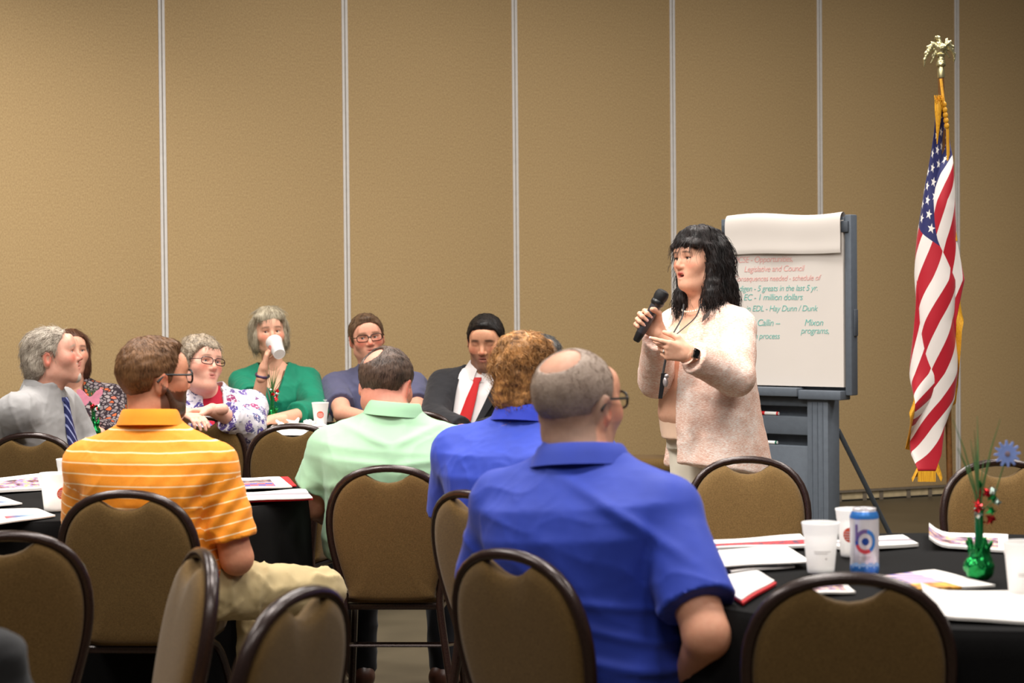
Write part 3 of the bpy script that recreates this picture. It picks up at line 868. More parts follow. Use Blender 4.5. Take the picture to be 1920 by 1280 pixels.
    def kid_mb(s, name, mb, mat, label=None, smooth=True, kids=()):
        v = np.array(mb.v, float) - s.base
        me = bpy.data.meshes.new(name); me.from_pydata([tuple(p) for p in v], [], mb.f)
        bm = bmesh.new(); bm.from_mesh(me); bmesh.ops.recalc_face_normals(bm, faces=bm.faces[:]); bm.to_mesh(me); bm.free()
        if smooth: me.polygons.foreach_set('use_smooth', [True] * len(me.polygons)); me.set_sharp_from_angle(angle=rad(45))
        s.kids.append((name, me, mat, label, list(kids)))
    def collar(s, c, up, fwd, rx, ry, h, mat, gap=25, flare=0.02, name='collar', fall=0.04, thick=0.004, lift=0.0):
        """turned-down collar: stand rising h, then falling outwards; gap = half opening at the front in degrees"""
        up = unit(up); fw = unit(np.array(fwd) - (np.array(fwd) @ up) * up); rt = np.cross(fw, up); m = MB(); n = 40; vs = []
        prof = [(0, -0.012), (0, h * .6), (0.002, h), (0.006, h + 0.003), (0.011, h - 0.002), (flare * .6 + .006, h - fall * .5), (flare + .006, h - fall), (flare + .003, h - fall - 0.001), (flare * .6 + .002, h - fall * .5), (0.006, h - 0.008), (0.004, h * .5), (0.004, -0.012)]
        for i in range(n + 1):
            a = rad(gap) + (2 * math.pi - 2 * rad(gap)) * i / n
            dr = math.sin(a) * rt + math.cos(a) * fw; fr = max(0, math.cos(a))
            for (dx, z) in prof:
                e = np.array([rx + dx, ry + dx])
                vs.append(np.array(c) + rt * math.sin(a) * e[0] + fw * math.cos(a) * e[1] + up * (z - fr * 0.03 * (1 if z < h * .9 else 1.0) - (0.012 * fr if z < h * 0.4 else 0)))
        k = len(prof)
        fs = [(i * k + j, i * k + (j + 1) % k, (i + 1) * k + (j + 1) % k, (i + 1) * k + j) for i in range(n) for j in range(k)]
        fs += [tuple(range(k)), tuple(n * k + j for j in range(k - 1, -1, -1))]
        m.add(vs, fs); s.kid_mb(name, m, mat)
    def glasses(s, H, mat, w=0.027, hgt=0.017, y=0.103, z=0.004, r=0.0016, temples=True):
        m = MB(); kids = []
        for sx in (1, -1):
            pts = []
            for k in range(20):
                a = 2 * math.pi * k / 20; cx, cz = math.cos(a), math.sin(a)
                ex = abs(cx) ** 0.6 * np.sign(cx) * w; ez = abs(cz) ** 0.7 * np.sign(cz) * hgt
                pts.append(H.p(sx * 0.0335 + ex, y - abs(sx * 0.0335 + ex) * 0.16, z + ez))
            m.tube(pts, r * H.S, 6, closed=True)
            lm = MB(); lm.add([p for p in pts], [tuple(range(20))])
            me = bpy.data.meshes.new('lens'); me.from_pydata([tuple(np.array(p) - s.base) for p in lm.v], [], lm.f); kids.append(('lens', me, M_lens))
            if temples:
                m.tube([H.p(sx * 0.060, y - 0.010, z + 0.006), H.p(sx * 0.076, y - 0.03, z + 0.006), H.p(sx * 0.083, -0.005, z + 0.012), H.p(sx * 0.084, -0.032, z - 0.008)], r * 1.1 * H.S, 6)
        m.tube([H.p(-0.009, y - 0.001, z + 0.004), H.p(0, y + 0.002, z + 0.006), H.p(0.009, y - 0.001, z + 0.004)], r * H.S, 6)
        s.kid_mb('glasses', m, mat, kids=kids)

# ------------------------------------------------------------------ fabrics of the clothes
def striped_orange():
    t = NT('orange_striped_knit')
    u = t.n('ShaderNodeAttribute', attribute_name='u').outputs['Fac']
    fr = t.math('FRACT', t.math('MULTIPLY', u, 1 / 0.0315))
    d = t.math('ABSOLUTE', t.math('SUBTRACT', fr, 0.5))
    m = t.ramp(d, [(0.045, (1, 1, 1)), (0.085, (0, 0, 0))])
    n = t.noise(t.obj(), 700, 2)
    c = t.mix(m, t.ramp(n, [(0.3, lin(236, 136, 22)), (0.7, lin(252, 158, 40))]), lin(255, 214, 160))
    t.set(c, 0.7, 0, 0.3); t.b.inputs['Sheen Weight'].default_value = 0.1; t.bump(n, 0.2, 0.0006); return t.m
def floral():
    t = NT('floral_print'); o = t.obj()
    nz = t.noise(o, 30, 2, 0.5, 1)
    mp = t.n('ShaderNodeVectorMath', operation='MULTIPLY_ADD'); t.l(nz, mp.inputs[0]); mp.inputs[1].default_value = (0.03, 0.03, 0.03); t.l(o, mp.inputs[2])
    v = t.voronoi(mp.outputs[0], 17); vc = t.voronoi(mp.outputs[0], 17, out='Color')
    sp = t.voronoi(o, 110)
    fl = t.math('MULTIPLY', t.math('LESS_THAN', v, 0.46), t.math('LESS_THAN', sp, 0.66))
    sep = t.n('ShaderNodeSeparateColor'); t.l(vc, sep.inputs[0])
    pc = t.ramp(sep.outputs[0], [(0.2, lin(84, 74, 140)), (0.5, lin(112, 86, 150)), (0.62, lin(150, 60, 100)), (0.8, lin(92, 92, 132))])
    red = t.math('LESS_THAN', v, 0.1)
    pc = t.mix(red, pc, lin(176, 44, 70))
    lf = t.math('MULTIPLY', t.math('LESS_THAN', t.voronoi(mp.outputs[0], 42), 0.26), 0.75)
    c = t.mix(lf, lin(214, 208, 214), lin(120, 122, 150)); c = t.mix(fl, c, pc)
    t.set(c, 0.85, 0, 0.2); return t.m
def geo_print():
    t = NT('patterned_blouse'); o = t.obj((1, 1, 1.5))
    e = t.voronoi(o, 38, 'DISTANCE_TO_EDGE'); vc = t.voronoi(o, 38, out='Color')
    sep = t.n('ShaderNodeSeparateColor'); t.l(vc, sep.inputs[0])
    cell = t.ramp(sep.outputs[1], [(0.0, lin(150, 138, 136)), (0.84, lin(120, 108, 112)), (0.9, lin(196, 92, 52))])
    c = t.mix(t.math('LESS_THAN', e, 0.13), cell, lin(44, 34, 40)); t.set(c, 0.85, 0, 0.2); return t.m
def cardigan():
    t = NT('pink_marled_knit')
    n1 = t.noise(t.obj((90, 90, 380)), 1, 3, 0.7); n2 = t.noise(t.obj(), 9, 3, 0.6)
    f = t.math('ADD', t.math('MULTIPLY', n1, 0.72), t.math('MULTIPLY', n2, 0.36))
    c = t.ramp(f, [(0.38, lin(212, 156, 134)), (0.52, lin(233, 196, 178)), (0.66, lin(248, 236, 228))])
    t.set(c, 0.9, 0, 0.15); t.bump(n1, 0.5, 0.002); return t.m
M_orange = striped_orange(); M_floral = floral(); M_geo = geo_print(); M_card = cardigan()
M_mint = cloth('mint_cotton', (152, 188, 155), 0.85, 0.04); M_blue = cloth('blue_knit', (45, 67, 174), 0.6, 0.06, 1200, 0.15)
M_bluec = cloth('blue_collar', (38, 56, 172), 0.7, 0.06)
M_grey = cloth('grey_shirt', (150, 147, 146), 0.8, 0.05); M_green = cloth('emerald_jersey', (10, 122, 92), 0.7, 0.08)
M_slate = cloth('slate_tee', (82, 82, 108), 0.85, 0.06); M_suit = cloth('charcoal_wool', (38, 37, 40), 0.8, 0.12); M_white = cloth('white_shirt', (236, 228, 226), 0.8, 0.02)
M_red = cloth('red_satin', (190, 22, 24), 0.45, 0.06); M_peach = cloth('peach_shell', (226, 190, 164), 0.6, 0.03); M_cream = cloth('cream_twill', (224, 214, 196), 0.85, 0.04)
M_khaki = cloth('khaki_twill', (178, 158, 116), 0.85, 0.06); M_dark = cloth('dark_denim', (26, 27, 33), 0.85, 0.15); M_oat = cloth('oatmeal_twill', (206, 200, 188), 0.85, 0.04)
M_redtee = cloth('red_tee', (176, 30, 52), 0.85, 0.05); M_shoe = plain('brown_leather', (78, 44, 30), 0.4); M_shoeb = plain('black_leather', (24, 22, 22), 0.35)
def tie_mat():
    t = NT('navy_tie'); w = t.n('ShaderNodeTexWave', bands_direction='DIAGONAL'); t.l(t.obj(), w.inputs[0]); w.inputs['Scale'].default_value = 14
    t.set(t.ramp(w.outputs['Fac'], [(0.78, lin(26, 32, 84)), (0.9, lin(150, 156, 196))]), 0.5); return t.m
M_tie = tie_mat()
H_brown = hair_mat('hair_brown', (70, 44, 24), (136, 96, 60)); H_grey = hair_mat('hair_grey', (112, 98, 84), (196, 184, 168)); H_greyd = hair_mat('hair_salt_pepper', (92, 80, 66), (182, 164, 142), (120, 120, 120))
H_black = hair_mat('hair_black', (8, 6, 6), (38, 27, 24), (90, 90, 40), 0.55); H_ash = hair_mat('hair_ash_blonde', (120, 106, 86), (200, 188, 162)); H_dark = hair_mat('hair_dark_short', (24, 18, 15), (70, 54, 44))
H_chest = hair_mat('hair_chestnut', (44, 24, 16), (104, 64, 42)); H_ginger = hair_mat('hair_ginger', (70, 40, 20), (212, 154, 90), (70, 70, 70)); H_blk2 = hair_mat('hair_blackbrown', (12, 10, 10), (40, 32, 28)); H_tie = hair_mat('hair_receding', (38, 28, 23), (104, 82, 68))
LO = np.array([-30, -30, -30.]); HI = -LO
def torso_u(P_, sl):
    """stripe coordinate: height on the trunk, distance along the arm on the sleeves"""
    def f(v):
        u = v[:, 2].copy()
        for q in (1, -1):
            A, B = P_.sh[q], P_.elb[q]; d = unit(B - A); s = (v - A) @ d; r = np.linalg.norm((v - A) - s[:, None] * d, axis=1)
            m = (s > 0.045) & (r < 0.088) & (((v - A) @ (P_.r1 * q)) > -0.045)
            u[m] = A[2] - s[m]
        return u
    return f
def add_shoes(P_, mat, q_list=(1, -1)):
    for q in q_list:
        f = unit((P_.knee[q] - P_.pel) * np.array([1, 1, 0])); a = P_.ank[q]
        pr = [cone(a - f * 0.035 - np.array([0, 0, 0.04]), a + f * 0.15 - np.array([0, 0, 0.052]), 0.042, 0.03, 0.03), cone(a, a - np.array([0, 0, 0.03]), 0.04, 0.042, 0.03),
              planecut((0, 0, 0.004), (0, 0, -1.0), a - 0.3, a + 0.3)]
        P_.cloth('shoe', pr, 0.009, mat)
def trousers(P_, mat, o=0.012, h=0.012, shoes=M_shoeb, fold=(0.006, 34, 3)):
    pr = P_.leg_prims(o, 1) + P_.leg_prims(o, -1) + [loft(P_.pel, P_.neck, P_.r0, P_.r1, [(-0.2, .12, .1, 0), (0, .175, .135, 0), (0.16, .17, .13, 0)], o * 0.6)]
    P_.cloth('trousers', pr, h, mat, fold=fold); add_shoes(P_, shoes)
def inner(P_, skin, h=0.014, legs=True):
    pr = P_.torso_prims(-0.006) + P_.shoulder_prims(-0.006)
    if legs and P_.knee: pr += P_.leg_prims(-0.008, 1) + P_.leg_prims(-0.008, -1)
    for q in P_.elb: pr += P_.arm_prims(-0.004, q, 'upper')
    P_.add_body(pr, h, skin)
def forearm(P_, q, skin, hand, h=0.0055, hh=0.0036, upper=True, S=1.0):
    pr = P_.arm_prims(0, q, 'both' if upper else 'fore', rf=(0.042, 0.027))
    P_.add_body(pr, h, skin)
    if hand:
        hp, tips = hand_prims(P_.wri[q], *hand[0], S=S, **hand[1]); P_.add_body(hp, hh, skin); return tips

# ---- the standing speaker
def speaker():
    Zs = 7.75; sk = (222, 168, 140)
    H = Head(W(1309, 489, Zs - 0.02), 127, 3, 3, 0.95, 1.02, 1.05, 0.010)
    neck = W(1319, 582, Zs); pel = np.array([W(1328, 600, Zs)[0], Zs + 0.02, 0.90])
    P_ = Person('standing woman in pink cardigan speaking into a microphone beside the flip chart', pel, neck, 131, 133, 0.158, scale_prof(FEM, 1.08, 1.12, 0.03), 1.05, 0.07)
    P_.arms(R=(W(1230, 712, 7.72), W(1235, 623, 7.475)), L=(W(1379, 706, 7.50), W(1291, 664, 7.33)))
    for q in (1, -1):
        hip = pel + P_.r0 * q * 0.09; P_.knee[q] = np.array([hip[0], hip[1] - 0.01, 0.48]); P_.ank[q] = np.array([hip[0], hip[1] + 0.02, 0.085])
    inner(P_, sk)
    v, f = P_.add_body(H.prims(neck, 0.053, False, 0.009, 0.25, 0.6), 0.0032, lambda v: H.paint(v, sk, (180, 62, 66), (40, 26, 22), 0.0035, flush=0.3))
    H.eyes((0.15, 0.05), (60, 42, 30), P_.base, None) if False else None
    # hands
    d = unit(W(1199, 593, 7.475) - W(1235, 623, 7.475)); 
    hp, tips = hand_prims(P_.wri[1], d, (0.25, -1, 0.1), (0.7, -0.1, 0.7), [(74, 48, 66)] * 4, S=1.04, thumb=(0.5, 0.3, 0.9)); P_.add_body(hp, 0.003, sk)
    nail = MB()
    for p, dd in tips: nail.sphere(p + dd * 0.004, 0.0062, 8, 6)
    d2 = unit(W(1212, 648, 7.30) - W(1291, 664, 7.33))
    hp2, tips2 = hand_prims(P_.wri[-1], d2, (0.15, 0.9, -0.45), (0, -0.35, 1), [(6, 6, 4), (34, 36, 24), (48, 48, 30), (56, 52, 30)], S=0.98, thumb=(0.75, 0.6, 0.5)); P_.add_body(hp2, 0.003, sk)
    for p, dd in tips2: nail.sphere(p + dd * 0.004, 0.0058, 8, 6)
    P_.add_body(P_.arm_prims(0, -1, 'fore', rf=(0.04, 0.0265)), 0.006, sk); P_.add_body(P_.arm_prims(0, 1, 'fore', rf=(0.04, 0.0265)), 0.006, sk)
    P_.kid_mb('fingernail', nail, plain('nail_polish', (232, 186, 184), 0.25), 'pale pink polished nails')
    # clothes
    pr = P_.torso_prims(0.008, scale_prof(FEM, 1.03, 1.03, 0.012)) + [loft(pel, neck, P_.r0, P_.r1, [(-0.28, .175, .165, .012), (0.05, .175, .155, .01), (0.3, .160, .142, .008)], 0.0), cone(P_.p_neck if hasattr(P_, 'p_neck') else neck + P_.f1 * 0.035 + np.array([0, 0, 0.05]), neck + P_.f1 * 0.10 - np.array([0, 0, 0.05]), 0.06, 0.035, 0.02, 'sub'), planecut((pel[0], pel[1], 0.845), (0, 0, -1.0), LO, HI)]
    P_.cloth('blouse', pr, 0.007, M_peach, 'peach sleeveless shell top', (0.003, 26, 5, (1, 1, 0.35)))
    cprof = [(-0.55, .232, .200, -.008), (-0.2, .220, .190, -.008), (0, .208, .180, 0), (.3, .196, .172, .008), (.5, .186, .162, .008), (.7, .184, .152, 0), (.84, .168, .128, -.008), (.94, .122, .094, -.006), (1.03, .074, .066, 0)]
    pr = [loft(pel, neck, P_.r0, P_.r1, cprof, 0.006)] + P_.shoulder_prims(0.018)
    for q in (1, -1): pr += P_.arm_prims(0.014, q, 'both', ru=(0.062, 0.056), rf=(0.056, 0.038), upto_f=0.90, k=0.018)
    R_, F_ = P_.r1, P_.f1
    def opening(X, Y, Z):
        dx, dy, dz = X - pel[0], Y - pel[1], Z - pel[2]
        u = dx * R_[0] + dy * R_[1]; v_ = dx * F_[0] + dy * F_[1]; t = np.clip((dz - 0.0) / 0.45, -0.4, 1.0)
        lo_, hi_ = 0.0 - 0.03 * np.clip(t, 0, 1), 0.26 - 0.20 * np.clip(t, 0, 1)
        return np.maximum(np.maximum(lo_ - u, u - hi_), 0.015 - v_)
    pr += [Prim(opening, LO, HI, 0.012, 'sub')]
    pr += [cone(neck + np.array([0, 0, 0.02]) + P_.f1 * 0.02, neck + P_.f1 * 0.09 - np.array([0, 0, 0.03]), 0.062, 0.03, 0.02, 'sub'), cone(neck, neck + np.array([0, 0, 0.2]), 0.062, 0.07, 0.01, 'sub')]
    hem = unit(np.array([F_[0] * 0.20, F_[1] * 0.20, -1.0])); pr += [planecut((pel[0], pel[1], 0.722), hem, LO, HI, 0.004)]
    # re-add the arms in front of the opening cut
    for q in (1, -1): pr += P_.arm_prims(0.014, q, 'fore', rf=(0.056, 0.038), upto_f=0.90, k=0.012)
    cv, cf = P_.cloth('cardigan', pr, 0.0065, M_card, 'long pink and white marled knit cardigan', [(0.007, 24, 11, (1, 1, 0.45)), (0.004, 48, 12, (1, 1, 0.8))])
    pr = P_.leg_prims(0.010, 1, (0.088, 0.066), (0.066, 0.058)) + P_.leg_prims(0.010, -1, (0.088, 0.066), (0.066, 0.058)) + [loft(pel, neck, P_.r0, P_.r1, [(-0.2, .165, .135, 0), (0.1, .17, .14, 0)], 0.0)]
    P_.cloth('trousers', pr, 0.010, M_cream, None, (0.005, 30, 9, (1, 1, 1.6))); add_shoes(P_, M_shoe)
    # hair: big wavy black mass to the shoulders
    def line(q):
        y = q[..., 1]; ax = np.abs(q[..., 0])
        zl = np.interp(y, [-0.2, 0.0, 0.012, 0.035, 0.06, 0.2], [-0.2, -0.2, 0.0, 0.048, 0.054, 0.058])
        return zl - q[..., 2]
    pr = [H.capfn((0.028, 0.020, 0.022), line), H.E((0, -0.058, -0.01), (0.108, 0.086, 0.125), 0.04), H.E((-0.075, -0.028, -0.06), (0.038, 0.05, 0.105), 0.03), H.E((0.078, -0.02, -0.07), (0.036, 0.045, 0.11), 0.03),
          H.E((0, -0.085, -0.105), (0.115, 0.065, 0.075), 0.04), H.E((-0.075, 0.0, -0.145), (0.035, 0.04, 0.05), 0.03), H.E((0.07, 0.025, -0.15), (0.03, 0.035, 0.05), 0.03), H.E((-0.05, -0.11, -0.15), (0.05, 0.045, 0.045), 0.03),
          H.E((-0.025, 0.072, 0.062), (0.048, 0.03, 0.022), 0.02), H.E((0.035, 0.07, 0.052), (0.04, 0.03, 0.028), 0.02), H.E((0, 0.0, 0.115), (0.07, 0.075, 0.025), 0.03)]
    def hp_(v, f): 
        n = vnormals(v, f); return v + n * (0.008 * wav(v, 5, 75) + 0.005 * wav(v, 6, 150))[:, None]
    def ex(v, f):
        q = H.loc(v); down = (q[:, 1] < 0.035) | (q[:, 2] > 0.085) | (q[:, 2] < -0.08)
        a = strands(v, f, H, 3400, 0.085, 3, crown_flow(H, 0.02), 0.0011, 0.0055, 75, 0.12, 10, down, grav=2.2, jitter=0.14)
        b = strands(v, f, H, 260, 0.05, 4, crown_flow(H, 0.04), 0.0006, 0.008, 80, 0.55, 9, down & (q[:, 1] < 0.02), grav=2.0, jitter=0.4)
        front = (q[:, 1] > 0.06) & (q[:, 2] > 0.045)
        c = strands(v, f, H, 300, 0.010, 8, (0.15, 0.1, -1), 0.0010, 0.002, 60, 0.05, 8, front, grav=1.5, jitter=0.2)
        return [a, b, c]
    P_.cloth('hair', pr, 0.0055, H_black, 'wavy black shoulder length hair', None, post=hp_, extra=ex)
    o = P_.finish(); H.eyes((0.1, 0.02), (52, 36, 26), P_.base, o)
    lash = MB()
    for sx in (1, -1):
        lash.tube([H.p(sx * 0.031 + x, 0.0885 - abs(x) * 0.28 + (0.0 if True else 0), 0.0098 - x * x * 18) for x in np.linspace(-0.016, 0.016, 8)], 0.0024, 5)
    v0 = np.array(lash.v) - P_.base; lash.v = [tuple(p) for p in v0]; lash.build('eyelash', M_black, o)
    mo = MB(); mo.sphere((0, 0, 0), 1, 12, 8); mo.v = [tuple(H.p(p[0] * 0.017, 0.080 + p[1] * 0.009, -0.0645 + p[2] * 0.006) - P_.base) for p in mo.v]; mo.build('mouth_interior', plain('mouth_dark', (96, 34, 34), 0.5), o)
    te = MB(); te.sphere((0, 0, 0), 1, 12, 8); te.v = [tuple(H.p(p[0] * 0.012, 0.084 + p[1] * 0.007, -0.0605 + p[2] * 0.003) - P_.base) for p in te.v]; te.build('teeth', plain('teeth_white', (232, 224, 210), 0.3), o)
    # jewellery, lanyard, badge, watch
    def kid(mb, name, mat, label=None):
        mb.v = [tuple(np.array(p) - P_.base) for p in mb.v]; k = mb.build(name, mat, o)
        if label: k['label'] = label
        return k
    m = MB()
    for k in range(26):
        a = rad(-115 + 230 * k / 25); m.sphere(neck + P_.r1 * math.sin(a) * 0.066 + P_.f1 * (0.022 + math.cos(a) * 0.068) + np.array([0, 0, 0.028 - 0.032 * math.cos(a)]), 0.0042, 8, 6)
    kid(m, 'necklace', plain('pearl', (236, 226, 208), 0.25), 'short pearl necklace')
    m = MB(); cl = {}
    ctr = W(1254, 640, 7.44)
    for px in (1284, 1306):
        pts = [W(px + (8 if px > 1290 else -2), 570, 7.64), W(px - (0 if px > 1290 else 4), 595, 7.555), W(1262 + (px - 1284) * 0.35, 625, 7.51), ctr]
        pts = smooth_pts(pts, 14); m.tube(pts, 0.0032, 6, rz=0.0015)
    m.tube(smooth_pts([ctr, W(1249, 668, 7.44), W(1243, 700, 7.43)], 8), 0.0045, 6, rz=0.002)
    kid(m, 'lanyard', plain('lanyard_black', (30, 27, 28), 0.6), 'black neck lanyard')
    m = MB(); c0 = W(1240, 722, 7.43)
    m.add([c0 + np.array([dx, dy, dz]) for dy in (0, 0.004) for dx, dz in ((-0.012, -0.05), (0.003, -0.05), (0.02, 0.045), (0.0, 0.045))], [(0, 1, 2, 3), (7, 6, 5, 4), (0, 4, 5, 1), (1, 5, 6, 2), (2, 6, 7, 3), (3, 7, 4, 0)]); kid(m, 'badge_holder', M_black)
    m = MB(); m.sphere(W(1248, 716, 7.42), 0.013, 10, 8, (0.8, 0.6, 1.5)); m.sphere(W(1250, 705, 7.42), 0.009, 10, 8); kid(m, 'key_charm', plain('charm_silver', (190, 180, 180), 0.3, 0.6))
    cx_, cy_ = PX(cv); near = cv[(np.abs(cx_ - 1324) < 9) & (np.abs(cy_ - 592) < 9)]; bz = near[:, 1].min() - 0.004; bc = W(1324, 592, bz); bx = unit(W(1333, 586, bz - 0.008) - W(1318, 599, bz + 0.004)); m = MB(); up = np.array([0.25, 0, 1.0]); up /= np.linalg.norm(up)
    m.add([bc + bx * a * 0.020 + up * b * 0.013 + np.array([0, -0.004 * c, 0]) for c in (0, 1) for a, b in ((-1, -1), (1, -1), (1, 1), (-1, 1))], [(3, 2, 1, 0), (4, 5, 6, 7), (0, 1, 5, 4), (1, 2, 6, 5), (2, 3, 7, 6), (3, 0, 4, 7)]); kid(m, 'name_badge', plain('badge_grey', (84, 76, 72), 0.4, 0.3), 'small dark grey name badge pinned on the cardigan')
    wc = W(1291, 664, 7.33); ax = unit(P_.wri[-1] - P_.elb[-1]); m = MB()
    fr = frame_z(ax); 
    m.tube([wc + (fr[:, 0] * math.cos(a) + fr[:, 1] * math.sin(a)) * 0.0315 for a in np.linspace(0, 2 * math.pi, 25)[:-1]], 0.003, 8, rz=0.010, closed=True); kid(m, 'watch_strap', plain('strap_rose', (222, 186, 168), 0.4))
    nrm = unit(np.array([0.15, -1, 0.25]) - (np.array([0.15, -1, 0.25]) @ ax) * ax); sd = np.cross(nrm, ax)
    for nm, sz, lift, mt in (('watch_case', (0.017, 0.020), 0.0, plain('watch_gold', (214, 178, 156), 0.25, 0.8)), ('watch_screen', (0.014, 0.017), 0.006, plain('screen_black', (8, 8, 9), 0.1))):
        m = MB(); c = wc + nrm * (0.034 + lift); poly = []
        for k in range(24):
            a = 2 * math.pi * k / 24; poly.append((abs(math.cos(a)) ** 0.45 * np.sign(math.cos(a)) * sz[0], abs(math.sin(a)) ** 0.45 * np.sign(math.sin(a)) * sz[1]))
        m.add([c + ax * a + sd * b + nrm * e for e in (-0.005, 0.004) for a, b in poly], [tuple(range(24)), tuple(range(47, 23, -1))] + [(i, (i + 1) % 24, (i + 1) % 24 + 24, i + 24) for i in range(24)]); kid(m, nm, mt)
    dh = unit(d2); rh = np.array([0, -0.35, 1.0]); rh = unit(rh - (rh @ dh) * dh); nh = np.array([0.15, 0.9, -0.45]); nh = unit(nh - (nh @ dh) * dh - (nh @ rh) * rh); q3 = P_.wri[-1] + 0.98 * (dh * 0.082 + rh * -0.010) + (dh * 0.67 + nh * 0.74) * 0.012; m = MB(); fr3 = frame_z(dh * 0.67 + nh * 0.74); m.tube([q3 + (fr3[:, 0] * math.cos(a) + fr3[:, 1] * math.sin(a)) * 0.0102 for a in np.linspace(0, 6.283, 17)[:-1]], 0.0017, 6, closed=True); m.sphere(q3 - nh * 0.008 + dh * 0.006 + np.array([0, -0.006, 0]), 0.004, 8, 6); kid(m, 'ring', plain('ring_silver', (200, 196, 190), 0.2, 0.9))
    # microphone (held: a thing of its own)
    a0 = W(1192, 640, 7.445); a1 = W(1245, 545, 7.43); ax = unit(a1 - a0); L = np.linalg.norm(a1 - a0)
    root = empty('microphone', a0); tag(root, 'black handheld wireless microphone in the speaker\'s hand', 'microphone')
    R = frame_z(ax)
    def part(name, prof, mat):
        m = MB(); m.lathe(prof, 20, (0, 0, 0), ax); m.build(name, mat, root)
    part('handle', [(0.0, 0.028), (0.0165, 0.03), (0.0185, 0.05), (0.0195, 0.13), (0.0215, L - 0.058), (0.021, L - 0.05)], plain('mic_grey', (64, 62, 66), 0.35, 0.4))
    part('antenna_cap', [(0.010, 0.0), (0.0135, 0.004), (0.017, 0.03), (0.0175, 0.045), (0.0, 0.046)], M_black)
    part('collar_ring', [(0.0215, L - 0.062), (0.0255, L - 0.056), (0.026, L - 0.044), (0.0235, L - 0.04)], M_black)
    part('grille', [(0.0235, L - 0.042), (0.0268, L - 0.028), (0.0265, L - 0.014), (0.022, L - 0.003), (0.012, L + 0.002), (0.0, L + 0.003)], plain('mic_grille', (20, 19, 20), 0.55, 0.4, 0.4, 900, 0.5, 0.5, 900))
speaker()

# ---- seated people
def up(z): return np.array([0, 0, z])
def std_hand(q, P_, d, n, th=None, curl=28, S=1.0):
    if th is None: th = (0, 0, 1)
    return ((d, n, th), dict(curls=[curl, curl * 1.1, curl * 1.2, curl * 1.3]))

def orange_man():
    sk = (206, 140, 108); Z = 5.90
    H = Head(W(288, 712, Z), -52, 2, 0, 1.0, 1.0)
    neck = W(283, 812, Z - 0.03); pel = np.array([W(290, 900, Z)[0], Z - 0.02, 0.55])
    P_ = Person('seated man in orange striped polo and glasses seen from behind', pel, neck, -9, -38, 0.192, scale_prof(MALE, 1.08, 1.05, 0.03, 0.02), 1.08, 0.095)
    P_.arms(R=(W(444, 1046, 5.82), W(430, 1092, 6.05)), L=(W(158, 1030, 5.98), W(215, 1075, 6.02)))
    P_.legs(0.44, 0.12, 0.51, 0.02, {1: -58, -1: -44})
    inner(P_, sk)
    P_.add_body(H.prims(neck, 0.060), 0.0042, lambda v: H.paint(v, sk, (170, 96, 84), (70, 46, 30), stubble=(66, 42, 28), stub_w=0.85, scalp=(150, 104, 78), scalp_fn=lambda q: 0.0 * q[:, 0]))
    for q, d, n in ((1, (0.3, 0.9, -0.1), (0, 0, -1)), (-1, (0.6, 0.6, 0), (0, 0, -1))): forearm(P_, q, sk, ((d, n, (-q * 0.7, 0.4, 0.2)), dict(curls=(25, 28, 30, 32))), 0.006, 0.0045)
    pr = P_.torso_prims(0.012) + P_.shoulder_prims(0.014)
    for q in (1, -1): pr += P_.arm_prims(0.010, q, 'upper', upto=0.80, flare=0.016)
    pr += [cone(neck, neck + up(0.2), 0.066, 0.075, 0.01, 'sub')]
    def post(v, f):
        n = vnormals(v, f); c = W(400, 960, Z - 0.12); dd = np.linalg.norm((v - c) * np.array([1, 0.4, 1]), axis=1)
        return v + n * (0.006 * np.exp(-(dd / 0.1) ** 2) * np.sin((v[:, 2] * 0.8 - v[:, 0]) * 95))[:, None]
    P_.cloth('polo_shirt', pr, 0.0065, M_orange, 'orange polo shirt with thin white stripes', [(0.006, 30, 2, (0.8, 0.8, 1.3)), (0.0025, 75, 3, (1.2, 1.2, 0.6))], attr=torso_u(P_, 0.7), post=post)
    P_.collar(neck + up(0.022) - P_.f1 * 0.004, P_.ax + P_.f1 * 0.1, P_.f1, 0.074, 0.070, 0.046, cloth('orange_collar', (246, 150, 32), 0.75), 28, 0.02, fall=0.044)
    trousers(P_, M_khaki, 0.016, 0.009, M_shoe, [(0.013, 38, 3), (0.006, 80, 4)])
    pr = [H.capfn((0.009, 0.008, 0.016), short_line(0.070, 0.05, -0.01, -0.085)), H.E((0, 0.04, 0.098), (0.05, 0.05, 0.022), 0.02)]
    pst = lambda v, f: v + vnormals(v, f) * (0.0022 * wav(v, 3, 160))[:, None]
    P_.cloth('hair', pr, 0.005, H_brown, None, None, post=pst, extra=lambda v, f: [strands(v, f, H, 1500, 0.014, 2, crown_flow(H), 0.0008, 0, 0, 0.12, 4, H.loc(v)[:, 2] > 0.03, jitter=0.3)])
    pr = [H.E((0, 0.045, -0.083), (0.060, 0.050, 0.038), 0.01), H.C((0.07, 0.005, -0.03), (0.052, 0.03, -0.085), 0.008, 0.022, 0.02), H.C((-0.07, 0.005, -0.03), (-0.052, 0.03, -0.085), 0.008, 0.022, 0.02), H.E((0, 0.06, -0.058), (0.05, 0.08, 0.016), 0.01, 'sub')]
    P_.cloth('beard', pr, 0.005, hair_mat('beard_brown', (48, 30, 20), (92, 62, 42), (200, 200, 200)))
    P_.glasses(H, M_black, 0.028, 0.019, 0.106, 0.006, 0.0032); P_.finish()
orange_man()

